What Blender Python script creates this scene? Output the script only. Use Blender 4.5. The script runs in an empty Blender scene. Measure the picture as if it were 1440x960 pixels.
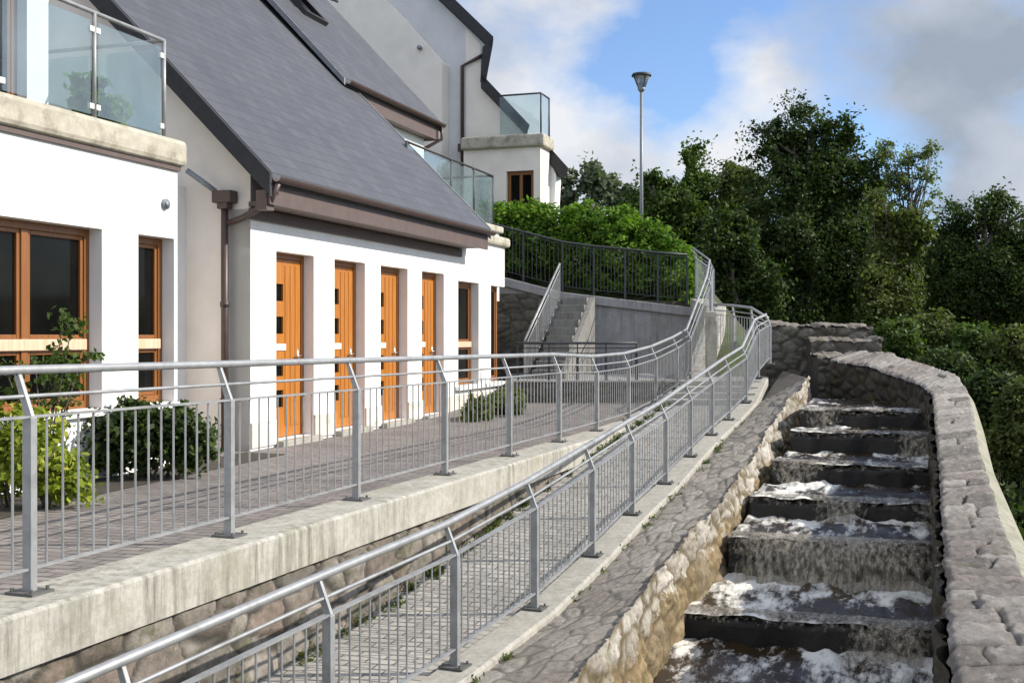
import bpy, math, random
import numpy as np
from mathutils import Vector, noise
R = math.radians
random.seed(7)
scene = bpy.context.scene
col = scene.collection
F = 1600.0; HY = 472.0; EYE = 1.27; K = 0.83      # camera focal (px of 1440), horizon row, eye height, scale of the lower works

def P(px, py, Y):
    return Vector(((px-720)/F*Y, Y, EYE-(py-HY)/F*Y))
def PK(px, py, Y): return P(px, py, Y*K)

# ------------------------------------------------------------------ materials
def nt(name):
    m = bpy.data.materials.new(name); m.use_nodes = True
    t = m.node_tree; b = t.nodes['Principled BSDF']
    return m, t, b
def N(t, kind, **kw):
    n = t.nodes.new(kind)
    for k, v in kw.items():
        if k in n.inputs.keys(): n.inputs[k].default_value = v
        else: setattr(n, k, v)
    return n
def c4(c): return (c[0], c[1], c[2], 1.0)
def ramp(t, fac, stops):
    r = t.nodes.new('ShaderNodeValToRGB')
    el = r.color_ramp.elements
    while len(el) < len(stops): el.new(0.5)
    for e, (p, c) in zip(el, stops):
        e.position = p; e.color = c4(c) if len(c) == 3 else c
    t.links.new(fac, r.inputs[0]); return r.outputs[0]
def mixc(t, fac, a, b, mode='MIX'):
    m = t.nodes.new('ShaderNodeMix'); m.data_type = 'RGBA'; m.blend_type = mode
    for i, v in ((0, fac), (6, a), (7, b)):
        if isinstance(v, (int, float)): m.inputs[i].default_value = v
        elif isinstance(v, tuple): m.inputs[i].default_value = c4(v)
        else: t.links.new(v, m.inputs[i])
    return m.outputs[2]
def coords(t, scale=(1, 1, 1), rot=(0, 0, 0)):
    tc = t.nodes.new('ShaderNodeTexCoord'); mp = t.nodes.new('ShaderNodeMapping')
    mp.inputs['Scale'].default_value = scale; mp.inputs['Rotation'].default_value = rot
    t.links.new(tc.outputs['Object'], mp.inputs[0]); return mp.outputs[0]
def noi(t, vec, scale, detail=6, rough=.6):
    n = t.nodes.new('ShaderNodeTexNoise')
    n.inputs['Scale'].default_value = scale; n.inputs['Detail'].default_value = detail; n.inputs['Roughness'].default_value = rough
    t.links.new(vec, n.inputs['Vector']); return n.outputs[0]
def bump(t, b, h, strength=.3, dist=.02):
    n = t.nodes.new('ShaderNodeBump'); n.inputs['Strength'].default_value = strength; n.inputs['Distance'].default_value = dist
    t.links.new(h, n.inputs['Height']); t.links.new(n.outputs[0], b.inputs['Normal'])

def m_noise(name, a, b_, scale=8, rough=.7, bs=.25, bd=.01, metal=0, c=None, cs=2, cth=(.5, .65), stretch=(1, 1, 1)):
    m, t, b = nt(name); v = coords(t, stretch)
    f = noi(t, v, scale); colr = ramp(t, f, [(.3, a), (.7, b_)])
    if c is not None:
        f2 = noi(t, v, cs, 8, .65); k = ramp(t, f2, [(cth[0], (0, 0, 0)), (cth[1], (1, 1, 1))])
        colr = mixc(t, k, colr, c)
    t.links.new(colr, b.inputs['Base Color']); b.inputs['Roughness'].default_value = rough; b.inputs['Metallic'].default_value = metal
    if bs: bump(t, b, noi(t, v, scale*4, 8, .7), bs, bd)
    return m
def m_stone(name, cols, scale=14, moss=None, lich=None, rough=.85, lth=(.55, .66), mth=(.5, .62)):
    """each stone (mesh island) takes its own tone"""
    m, t, b = nt(name); v = coords(t)
    g = t.nodes.new('ShaderNodeNewGeometry')
    n = len(cols)
    base = ramp(t, g.outputs['Random Per Island'], [(i/(n-1), c) for i, c in enumerate(cols)])
    f = noi(t, v, scale, 8, .7)
    base = mixc(t, .75, base, ramp(t, f, [(.25, (.35, .34, .33)), (.75, (1.15, 1.12, 1.08))]), 'MULTIPLY')
    if moss:
        k = ramp(t, noi(t, v, 3.1, 8, .7), [(mth[0], (0, 0, 0)), (mth[1], (1, 1, 1))]); base = mixc(t, k, base, moss)
    if lich:
        k = ramp(t, noi(t, v, 7.3, 9, .75), [(lth[0], (0, 0, 0)), (lth[1], (1, 1, 1))]); base = mixc(t, k, base, lich)
    t.links.new(base, b.inputs['Base Color']); b.inputs['Roughness'].default_value = rough
    bump(t, b, mixc(t, .5, noi(t, v, scale*.9, 9, .75), noi(t, v, scale*4, 6, .8)), .9, .05)
    return m
def m_rock(name, cols, jcol, lich=None, lth=(.58, .68), moss=None, mth=(.52, .66), zcols=None, rough=.88, nb=.8):
    m, t, b = nt(name); v = coords(t)
    def attr(n_):
        a = t.nodes.new('ShaderNodeAttribute'); a.attribute_name = n_; return a.outputs['Fac']
    n = len(cols); tn = attr('tone')
    base = ramp(t, tn, [(i/(n-1), c) for i, c in enumerate(cols)])
    if zcols:
        zc = ramp(t, tn, [(i/(len(zcols)-1), c) for i, c in enumerate(zcols)])
        ad = N(t, 'ShaderNodeMath', operation='MULTIPLY_ADD'); t.links.new(noi(t, v, 5.5, 9, .75), ad.inputs[0]); ad.inputs[1].default_value = 1.3; t.links.new(attr('zone'), ad.inputs[2])
        base = mixc(t, ramp(t, ad.outputs[0], [(.95, (0, 0, 0)), (1.2, (1, 1, 1))]), base, zc)
    base = mixc(t, .85, base, ramp(t, noi(t, v, 17, 9, .75), [(.28, (.45, .44, .43)), (.72, (1.25, 1.22, 1.18))]), 'MULTIPLY')
    base = mixc(t, .5, base, ramp(t, noi(t, v, 2.3, 6, .65), [(.3, (.62, .6, .58)), (.7, (1.2, 1.2, 1.2))]), 'MULTIPLY')
    if moss: base = mixc(t, ramp(t, noi(t, v, 3.7, 9, .75), [(mth[0], (0, 0, 0)), (mth[1], (.85, .85, .85))]), base, moss)
    if lich: base = mixc(t, ramp(t, noi(t, v, 8.7, 9, .78), [(lth[0], (0, 0, 0)), (lth[1], (.9, .9, .9))]), base, lich)
    base = mixc(t, attr('joint'), base, jcol)
    t.links.new(base, b.inputs['Base Color']); b.inputs['Roughness'].default_value = rough; b.inputs['Specular IOR Level'].default_value = .25
    bump(t, b, noi(t, v, 45, 9, .8), nb, .02); return m
def m_leaf(name, dark, mid, light, trans=.3):
    m, t, b = nt(name)
    g = t.nodes.new('ShaderNodeNewGeometry'); v = coords(t)
    r1 = ramp(t, g.outputs['Random Per Island'], [(0, dark), (.55, mid), (1, light)])
    k = ramp(t, noi(t, v, .9, 3), [(.35, (.65, .7, .65)), (.65, (1.15, 1.1, .95))])
    cc = mixc(t, 1.0, r1, k, 'MULTIPLY')
    t.links.new(cc, b.inputs['Base Color']); b.inputs['Roughness'].default_value = .6; b.inputs['Specular IOR Level'].default_value = .2
    tr = t.nodes.new('ShaderNodeBsdfTranslucent'); t.links.new(mixc(t, 1.0, cc, (1.0, 1.25, .5), 'MULTIPLY'), tr.inputs[0])
    mx = t.nodes.new('ShaderNodeMixShader'); mx.inputs[0].default_value = trans
    t.links.new(b.outputs[0], mx.inputs[1]); t.links.new(tr.outputs[0], mx.inputs[2])
    t.links.new(mx.outputs[0], t.nodes['Material Output'].inputs[0])
    return m
def m_glass(name, tint, refl=.25, rough=.02, film=(.5, .6, .62), filmf=.15):
    m, t, b = nt(name)
    tr = N(t, 'ShaderNodeBsdfTransparent'); tr.inputs[0].default_value = c4(tint)
    gl = N(t, 'ShaderNodeBsdfGlossy'); gl.inputs['Roughness'].default_value = rough
    df = N(t, 'ShaderNodeBsdfDiffuse'); df.inputs[0].default_value = c4(film)
    lw_ = N(t, 'ShaderNodeLayerWeight'); pw_ = N(t, 'ShaderNodeMath', operation='POWER'); pw_.inputs[1].default_value = 4; t.links.new(lw_.outputs['Facing'], pw_.inputs[0])
    ad = N(t, 'ShaderNodeMath', operation='MULTIPLY_ADD'); ad.inputs[1].default_value = .6; ad.inputs[2].default_value = refl; ad.use_clamp = True
    t.links.new(pw_.outputs[0], ad.inputs[0])
    v = coords(t); k = noi(t, v, 1.7, 5); mu = N(t, 'ShaderNodeMath', operation='MULTIPLY'); mu.inputs[1].default_value = filmf*2
    t.links.new(k, mu.inputs[0])
    m1 = N(t, 'ShaderNodeMixShader'); t.links.new(mu.outputs[0], m1.inputs[0]); t.links.new(tr.outputs[0], m1.inputs[1]); t.links.new(df.outputs[0], m1.inputs[2])
    m2 = N(t, 'ShaderNodeMixShader'); t.links.new(ad.outputs[0], m2.inputs[0]); t.links.new(m1.outputs[0], m2.inputs[1]); t.links.new(gl.outputs[0], m2.inputs[2])
    t.links.new(m2.outputs[0], t.nodes['Material Output'].inputs[0]); return m
def m_plain(name, c, rough=.5, metal=0): return m_noise(name, tuple(x*.88 for x in c), tuple(min(1, x*1.1) for x in c), 12, rough, .08, .004, metal)

M = {}
M['render'] = m_noise('white_render', (.74, .73, .70), (.82, .81, .78), 3, .9, .35, .004, c=(.70, .68, .62), cs=.8, cth=(.58, .8))
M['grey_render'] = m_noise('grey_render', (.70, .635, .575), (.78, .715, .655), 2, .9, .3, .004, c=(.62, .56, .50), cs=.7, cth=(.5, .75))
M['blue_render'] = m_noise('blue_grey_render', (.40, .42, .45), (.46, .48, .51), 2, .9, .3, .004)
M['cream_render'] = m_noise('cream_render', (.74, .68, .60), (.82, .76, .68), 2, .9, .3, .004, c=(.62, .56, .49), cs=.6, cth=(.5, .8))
M['shaded_gable_render'] = m_noise('shaded_gable_render', (.56, .555, .555), (.64, .635, .635), 2, .9, .3, .004)  # greyed copy of the cream wall; shade on the far gable put into colour
M['plinth'] = m_noise('plinth_stone', (.58, .53, .44), (.68, .64, .56), 10, .85, .4, .006, c=(.30, .27, .2), cs=3, cth=(.55, .7))
M['coping'] = m_noise('weathered_coping', (.34, .31, .245), (.48, .445, .36), 9, .9, .5, .008, c=(.20, .18, .13), cs=3.5, cth=(.5, .68))
def conc(name, a, b_, st, mossc):
    m, t, b = nt(name); v = coords(t); vs = coords(t, (8, 8, .8))
    base = ramp(t, noi(t, v, 5, 9, .7), [(.3, a), (.7, b_)])
    k = ramp(t, noi(t, vs, 1.6, 8, .7), [(.45, (0, 0, 0)), (.64, (.8, .8, .8))]); big = ramp(t, noi(t, v, 1.1, 5, .6), [(.36, (.15, .15, .15)), (.62, (1, 1, 1))]); base = mixc(t, mixc(t, 1.0, k, big, 'MULTIPLY'), base, st)
    base = mixc(t, .6, base, ramp(t, noi(t, v, 26, 9, .75), [(.3, (.6, .59, .57)), (.65, (1.12, 1.12, 1.1))]), 'MULTIPLY')
    k2 = ramp(t, noi(t, v, 1.3, 8, .7), [(.52, (0, 0, 0)), (.7, (.8, .8, .8))]); base = mixc(t, k2, base, mossc)
    t.links.new(base, b.inputs['Base Color']); b.inputs['Roughness'].default_value = .9
    bump(t, b, noi(t, v, 30, 9, .75), .5, .01); return m
M['concrete'] = conc('stained_concrete', (.32, .305, .265), (.47, .45, .40), (.10, .095, .07), (.24, .23, .165))
M['kerb'] = conc('pale_kerb', (.30, .285, .25), (.42, .40, .355), (.25, .23, .18), (.3, .3, .22))
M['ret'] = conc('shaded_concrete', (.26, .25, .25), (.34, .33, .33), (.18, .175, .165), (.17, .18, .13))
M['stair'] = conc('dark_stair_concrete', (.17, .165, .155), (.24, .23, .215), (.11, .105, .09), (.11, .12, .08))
M['steel'] = m_noise('galvanised_steel', (.26, .267, .268), (.35, .355, .352), 14, .5, .15, .002, .35, c=(.20, .20, .195), cs=5, cth=(.5, .7))
M['steel_dark'] = m_noise('dull_steel', (.035, .037, .04), (.06, .063, .065), 20, .55, .1, .002, .3)
M['plate'] = m_plain('dark_plate', (.10, .10, .095), .7, .2)
def m_wood(name, a, b_):
    m, t, b = nt(name); v = coords(t, (14, 14, .8))
    f = noi(t, v, 2.5, 8, .6); t.links.new(ramp(t, f, [(.3, a), (.7, b_)]), b.inputs['Base Color'])
    b.inputs['Roughness'].default_value = .38; bump(t, b, f, .12, .004); return m
M['wood'] = m_wood('oiled_orange_wood', (.31, .105, .011), (.46, .17, .02))
M['frame'] = m_wood('brown_orange_frame', (.17, .062, .014), (.26, .10, .023))
M['brown'] = m_noise('brown_upvc', (.055, .033, .028), (.075, .046, .04), 10, .45, .05, .002)
M['fascia'] = m_noise('brown_fascia', (.085, .057, .05), (.11, .077, .068), 6, .6, .1, .003)
M['verge'] = m_noise('dark_verge', (.016, .016, .018), (.028, .027, .03), 10, .7, .2, .004)
M['lead'] = m_noise('lead_flashing', (.16, .165, .18), (.22, .225, .24), 10, .6, .1, .003)
M['white'] = m_plain('white_paint', (.78, .78, .76), .5)
M['brass'] = m_plain('brushed_handle', (.6, .58, .52), .3, .9)
M['lamp'] = m_plain('grey_lamp', (.22, .24, .26), .5, .2)
M['pot'] = m_noise('terracotta', (.42, .2, .1), (.5, .27, .16), 8, .8, .2, .004)
def pane_mat():
    m, t, b = nt('dark_window_glass'); v = coords(t)
    t.links.new(ramp(t, noi(t, v, 1.1, 3), [(.35, (.003, .003, .003)), (.7, (.009, .009, .008))]), b.inputs['Base Color'])
    b.inputs['Roughness'].default_value = .06; b.inputs['Specular IOR Level'].default_value = .09
    return m
M['pane'] = pane_mat()
M['glass'] = m_glass('balcony_glass', (.80, .88, .88), .06, .02, (.50, .57, .62), .1)
M['lamp_glass'] = m_glass('clear_lamp_glass', (.85, .88, .9), .12, .05, (.7, .72, .75), .25)
def slate():
    m, t, b = nt('blue_grey_slate')
    tc = t.nodes.new('ShaderNodeUVMap')
    br = t.nodes.new('ShaderNodeTexBrick'); t.links.new(tc.outputs[0], br.inputs['Vector'])
    br.inputs['Scale'].default_value = 1; br.inputs['Brick Width'].default_value = .3; br.inputs['Row Height'].default_value = .21
    br.inputs['Mortar Size'].default_value = .011; br.inputs['Mortar Smooth'].default_value = .3
    br.inputs['Color1'].default_value = (.058, .061, .069, 1); br.inputs['Color2'].default_value = (.074, .077, .086, 1); br.inputs['Mortar'].default_value = (.044, .046, .052, 1)
    v = coords(t); k = ramp(t, noi(t, v, 1.1, 8, .65), [(.3, (.86, .86, .88)), (.72, (1.14, 1.12, 1.1))])
    t.links.new(mixc(t, 1.0, br.outputs[0], k, 'MULTIPLY'), b.inputs['Base Color'])
    b.inputs['Roughness'].default_value = .62
    sp = t.nodes.new('ShaderNodeSeparateXYZ'); t.links.new(tc.outputs[0], sp.inputs[0])
    mo = N(t, 'ShaderNodeMath', operation='FRACT'); dv = N(t, 'ShaderNodeMath', operation='DIVIDE'); dv.inputs[1].default_value = .21
    t.links.new(sp.outputs[1], dv.inputs[0]); t.links.new(dv.outputs[0], mo.inputs[0])
    su = N(t, 'ShaderNodeMath', operation='SUBTRACT'); su.inputs[0].default_value = 1; t.links.new(mo.outputs[0], su.inputs[1])
    bump(t, b, su.outputs[0], .5, .012); return m
M['slate'] = slate()
def pavers(name, c1, c2, mo, w, h, rot=0):
    m, t, b = nt(name); v = coords(t, (1, 1, 1), (0, 0, rot))
    br = t.nodes.new('ShaderNodeTexBrick'); t.links.new(v, br.inputs['Vector'])
    br.inputs['Scale'].default_value = 1; br.inputs['Brick Width'].default_value = w; br.inputs['Row Height'].default_value = h
    br.inputs['Mortar Size'].default_value = .008
    br.inputs['Color1'].default_value = c4(c1); br.inputs['Color2'].default_value = c4(c2); br.inputs['Mortar'].default_value = c4(mo)
    k = ramp(t, noi(t, v, 1.5, 9, .7), [(.3, (.7, .7, .68)), (.7, (1.15, 1.12, 1.1))])
    t.links.new(mixc(t, 1.0, br.outputs[0], k, 'MULTIPLY'), b.inputs['Base Color']); b.inputs['Roughness'].default_value = .85
    bump(t, b, mixc(t, .5, br.outputs[1], noi(t, v, 60, 6), 'SUBTRACT'), .5, -.01); return m
M['setts'] = pavers('terrace_setts', (.17, .15, .138), (.235, .21, .195), (.085, .078, .072), .2, .1, R(18.5))
M['ramp'] = pavers('ramp_pavers', (.30, .285, .255), (.40, .385, .35), (.14, .13, .11), .2, .1, R(18.5))
SC = [(.13, .115, .105), (.20, .175, .16), (.27, .235, .21), (.17, .155, .15), (.235, .19, .165)]
M['flag'] = m_stone('crazy_paving_stone', [(.135, .115, .10), (.205, .18, .155), (.165, .145, .13), (.25, .22, .195), (.15, .135, .125)], 12, lich=(.33, .31, .27), lth=(.6, .74))
M['mortar'] = m_noise('dark_mortar', (.05, .045, .04), (.09, .08, .07), 12, .95, .5, .01)
M['golden'] = m_stone('algae_stained_stone', [(.30, .20, .085), (.42, .31, .16), (.24, .17, .08), (.36, .29, .19), (.2, .16, .09)], 9, moss=(.15, .13, .03), mth=(.55, .68), lich=(.6, .56, .48), lth=(.58, .7))
M['lichen'] = m_stone('lichen_white_stone', [(.34, .31, .26), (.48, .45, .40), (.26, .24, .2), (.40, .35, .27)], 9, moss=(.13, .11, .06), mth=(.5, .6), lich=(.66, .64, .59), lth=(.47, .6))
M['rubble'] = m_stone('retaining_rubble', [(.10, .095, .09), (.20, .19, .17), (.30, .28, .25), (.16, .14, .13), (.24, .19, .17)], 12, moss=(.10, .10, .045), mth=(.54, .66), lich=(.42, .4, .35), lth=(.62, .72))
M['parapet'] = m_stone('parapet_stone', [(.17, .15, .14), (.28, .245, .225), (.37, .335, .31), (.23, .205, .195), (.31, .255, .235)], 11, moss=(.15, .15, .07), mth=(.58, .7), lich=(.5, .48, .44), lth=(.6, .72))
M['wet'] = m_stone('wet_dark_stone', [(.02, .018, .015), (.035, .03, .025), (.028, .025, .018)], 12, moss=(.05, .05, .02), rough=.35)
M['weir'] = m_noise('wet_weir_concrete', (.008, .007, .006), (.018, .015, .011), 9, .7, .6, .02, c=(.03, .026, .012), cs=3, cth=(.55, .75))
M['bark'] = m_noise('bark', (.06, .05, .04), (.12, .10, .085), 12, .9, .7, .02, stretch=(1, 1, .3))
M['birch_bark'] = m_noise('pale_bark', (.3, .28, .26), (.5, .48, .45), 8, .8, .5, .01)
M['soil'] = m_noise('soil', (.035, .028, .02), (.06, .05, .035), 10, .95, .6, .03)
M['ground'] = m_noise('grassy_ground', (.03, .045, .015), (.06, .08, .025), 3, .95, .5, .05, c=(.05, .04, .025), cs=.7)
M['grass'] = m_leaf('grass_blades', (.05, .09, .015), (.09, .15, .03), (.16, .2, .06), .3)
M['l_dark'] = m_leaf('dark_foliage', (.022, .040, .011), (.045, .075, .019), (.085, .12, .032), .3)
M['l_mid'] = m_leaf('mid_foliage', (.04, .07, .016), (.075, .12, .028), (.12, .165, .045), .38)
M['l_hedge'] = m_leaf('hedge_foliage', (.075, .15, .016), (.13, .235, .03), (.2, .3, .045), .42)
M['l_yellow'] = m_leaf('yellow_foliage', (.14, .19, .02), (.28, .34, .04), (.42, .42, .07), .35)
M['l_olive'] = m_leaf('olive_foliage', (.055, .075, .022), (.10, .125, .038), (.15, .165, .055), .38)
M['l_birch'] = m_leaf('birch_foliage', (.10, .13, .055), (.15, .185, .08), (.22, .25, .12), .45)
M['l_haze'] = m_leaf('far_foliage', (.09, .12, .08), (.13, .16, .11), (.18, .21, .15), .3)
M['flag'] = m_rock('mortared_paving_stone', [(.235, .215, .19), (.315, .295, .26), (.265, .245, .215), (.355, .335, .30), (.25, .22, .195)], (.11, .10, .085), lich=(.44, .42, .37), lth=(.58, .74), moss=(.16, .155, .10), mth=(.56, .74))
M['face'] = m_rock('algae_stained_wall', [(.27, .19, .10), (.36, .28, .17), (.23, .17, .09), (.32, .26, .18), (.2, .16, .09)], (.13, .10, .055), lich=(.50, .46, .38), lth=(.58, .72), moss=(.15, .135, .05), mth=(.52, .7), zcols=[(.44, .42, .37), (.60, .57, .52), (.37, .34, .29), (.52, .49, .44)])
M['rubble'] = m_rock('retaining_rubble', [(.16, .148, .13), (.27, .25, .22), (.36, .335, .295), (.21, .18, .155), (.27, .215, .18)], (.055, .05, .042), lich=(.44, .41, .35), lth=(.58, .72), moss=(.10, .10, .05), mth=(.5, .64))
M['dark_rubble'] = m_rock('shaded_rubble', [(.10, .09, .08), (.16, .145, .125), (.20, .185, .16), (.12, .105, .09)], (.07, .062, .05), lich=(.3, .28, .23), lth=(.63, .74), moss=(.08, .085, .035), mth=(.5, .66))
M['parapet'] = m_rock('parapet_stone', [(.17, .158, .145), (.29, .27, .25), (.35, .33, .305), (.22, .20, .185), (.28, .245, .225)], (.055, .05, .042), lich=(.47, .45, .40), lth=(.57, .7), moss=(.14, .135, .075), mth=(.55, .72), nb=1.0)
M['tier'] = m_rock('mossy_capping_stone', [(.15, .135, .12), (.22, .2, .175), (.26, .235, .205)], (.06, .055, .045), lich=(.44, .41, .35), lth=(.58, .7), moss=(.11, .11, .05), mth=(.52, .66))
M['wet'] = m_rock('wet_dark_stone', [(.035, .03, .024), (.06, .052, .042), (.045, .04, .03)], (.02, .018, .014), moss=(.06, .055, .02), mth=(.5, .66), rough=.5)
def water_mat(name, foam_lo, foam_hi, rot):
    m, t, b = nt(name); v = coords(t, (1, 1, 1), (0, 0, rot)); mp = t.nodes.new('ShaderNodeMapping')
    mp.inputs['Scale'].default_value = (2.2, .75, 1.0); t.links.new(v, mp.inputs[0])
    f = noi(t, mp.outputs[0], 2.0, 9, .72)
    at = t.nodes.new('ShaderNodeAttribute'); at.attribute_name = 'foam'
    ad = N(t, 'ShaderNodeMath', operation='ADD'); t.links.new(f, ad.inputs[0]); t.links.new(at.outputs['Fac'], ad.inputs[1])
    k = ramp(t, ad.outputs[0], [(foam_lo, (0, 0, 0)), (foam_hi, (1, 1, 1))])
    t.links.new(mixc(t, k, (.036, .023, .010), (.68, .66, .60)), b.inputs['Base Color'])
    rr = N(t, 'ShaderNodeMapRange'); t.links.new(k, rr.inputs[0]); rr.inputs[3].default_value = .12; rr.inputs[4].default_value = .7
    t.links.new(rr.outputs[0], b.inputs['Roughness']); b.inputs['IOR'].default_value = 1.33
    bump(t, b, noi(t, mp.outputs[0], 9, 6, .65), .55, .04); return m
M['water'] = water_mat('peaty_water', .545, .675, R(20))
M['river'] = water_mat('river_water', .9, .99, R(20))
def fall_mat():
    m, t, b = nt('falling_water'); v = coords(t, (13, 13, .7))
    f = noi(t, v, 2.2, 8, .7)
    t.links.new(ramp(t, f, [(.36, (.085, .055, .022)), (.70, (.46, .42, .33))]), b.inputs['Base Color']); b.inputs['Roughness'].default_value = .25
    tr = N(t, 'ShaderNodeBsdfTransparent'); mx = N(t, 'ShaderNodeMixShader')
    at = t.nodes.new('ShaderNodeAttribute'); at.attribute_name = 'cover'
    ad = N(t, 'ShaderNodeMath', operation='ADD'); t.links.new(noi(t, v, 1.7, 8, .7), ad.inputs[0]); t.links.new(at.outputs['Fac'], ad.inputs[1])
    t.links.new(ramp(t, ad.outputs[0], [(.36, (0, 0, 0)), (.64, (.93, .93, .93))]), mx.inputs[0])
    t.links.new(tr.outputs[0], mx.inputs[1]); t.links.new(b.outputs[0], mx.inputs[2]); t.links.new(mx.outputs[0], t.nodes['Material Output'].inputs[0])
    bump(t, b, f, .5, .03); return m
M['fall'] = fall_mat()

# ------------------------------------------------------------------ mesh builder
class MB:
    def __init__(s): s.v = []; s.f = []; s.uv = None
    def add(s, vs, fs):
        o = len(s.v); s.v += [tuple(p) for p in vs]; s.f += [tuple(i+o for i in f) for f in fs]
    def hexa(s, b, t):      # bottom ring (4, ccw from above) and top ring
        s.add(list(b)+list(t), [(3, 2, 1, 0), (4, 5, 6, 7), (0, 1, 5, 4), (1, 2, 6, 5), (2, 3, 7, 6), (3, 0, 4, 7)])
    def obox(s, c, ux, uy, uz, hx, hy, hz):
        c = Vector(c); ux, uy, uz = Vector(ux)*hx, Vector(uy)*hy, Vector(uz)*hz
        s.hexa([c-ux-uy-uz, c+ux-uy-uz, c+ux+uy-uz, c-ux+uy-uz], [c-ux-uy+uz, c+ux-uy+uz, c+ux+uy+uz, c-ux+uy+uz])
    def box(s, x0, x1, y0, y1, z0, z1):
        s.hexa([(x0, y0, z0), (x1, y0, z0), (x1, y1, z0), (x0, y1, z0)], [(x0, y0, z1), (x1, y0, z1), (x1, y1, z1), (x0, y1, z1)])
    def bar(s, p, q, w, h):
        p, q = Vector(p), Vector(q); d = (q-p); L = d.length
        if L < 1e-6: return
        d /= L; up = Vector((0, 0, 1)) if abs(d.z) < .95 else Vector((1, 0, 0))
        x = d.cross(up).normalized(); z = x.cross(d).normalized()
        s.obox((p+q)/2, x, d, z, w/2, L/2, h/2)
    def tube(s, pts, r, n=8, cap=True):
        pts = [Vector(p) for p in pts]; rs = r if isinstance(r, (list, tuple)) else [r]*len(pts)
        vs, fs = [], []
        x = None
        for i, p in enumerate(pts):
            d = (pts[min(i+1, len(pts)-1)]-pts[max(i-1, 0)]).normalized()
            if x is None:
                up = Vector((0, 0, 1)) if abs(d.z) < .9 else Vector((1, 0, 0)); x = d.cross(up).normalized()
            else: x = (x-d*x.dot(d)).normalized()
            y = d.cross(x)
            for k in range(n):
                a = 2*math.pi*k/n; vs.append(p+(x*math.cos(a)+y*math.sin(a))*rs[i])
        for i in range(len(pts)-1):
            for k in range(n):
                a, b = i*n+k, i*n+(k+1) % n; fs.append((a, b, b+n, a+n))
        if cap: fs += [tuple(range(n))[::-1], tuple(range((len(pts)-1)*n, len(pts)*n))]
        s.add(vs, fs)
    def prism(s, poly, d):  # polygon extruded by d
        n = len(poly); poly = [Vector(p) for p in poly]; d = Vector(d)
        s.add(poly+[p+d for p in poly], [tuple(range(n))[::-1], tuple(range(n, 2*n))]+[(i, (i+1) % n, (i+1) % n+n, i+n) for i in range(n)])
    def grid(s, fn, nu, nv):
        vs = [fn(i/nu, j/nv) for j in range(nv+1) for i in range(nu+1)]
        s.add(vs, [(j*(nu+1)+i, j*(nu+1)+i+1, (j+1)*(nu+1)+i+1, (j+1)*(nu+1)+i) for j in range(nv) for i in range(nu)])
    def lathe(s, c, prof, n=16):
        c = Vector(c); vs = [c+Vector((r*math.cos(2*math.pi*k/n), r*math.sin(2*math.pi*k/n), z)) for r, z in prof for k in range(n)]
        fs = [(i*n+k, i*n+(k+1) % n, (i+1)*n+(k+1) % n, (i+1)*n+k) for i in range(len(prof)-1) for k in range(n)]
        fs += [tuple(range(n))[::-1], tuple(range((len(prof)-1)*n, len(prof)*n))]
        s.add(vs, fs)
    def build(s, name, mat, parent=None, smooth=False, bevel=0):
        me = bpy.data.meshes.new(name); me.from_pydata(s.v, [], s.f); me.update()
        if mat: me.materials.append(M[mat] if isinstance(mat, str) else mat)
        o = bpy.data.objects.new(name, me); col.objects.link(o)
        if parent: o.parent = parent
        import bmesh
        bm = bmesh.new(); bm.from_mesh(me); bmesh.ops.recalc_face_normals(bm, faces=bm.faces); bm.to_mesh(me); bm.free()
        if smooth: me.polygons.foreach_set('use_smooth', [True]*len(me.polygons))
        if bevel:
            b = o.modifiers.new('bevel', 'BEVEL'); b.width = bevel; b.segments = 2; b.limit_method = 'ANGLE'
        return o
def tag(o, label=None, cat=None, group=None, kind=None):
    for k, v in (('label', label), ('category', cat), ('group', group), ('kind', kind)):
        if v: o[k] = v
    return o
def thing(name, label, cat, group=None):
    e = bpy.data.objects.new(name, None); col.objects.link(e); e.empty_display_size = .2
    return tag(e, label, cat, group)

def interp(xs, ys, x):
    if x <= xs[0]: i = 0
    elif x >= xs[-1]: i = len(xs)-2
    else:
        i = max(k for k in range(len(xs)-1) if xs[k] <= x)
    t = (x-xs[i])/(xs[i+1]-xs[i]); return ys[i]+(ys[i+1]-ys[i])*t

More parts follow.
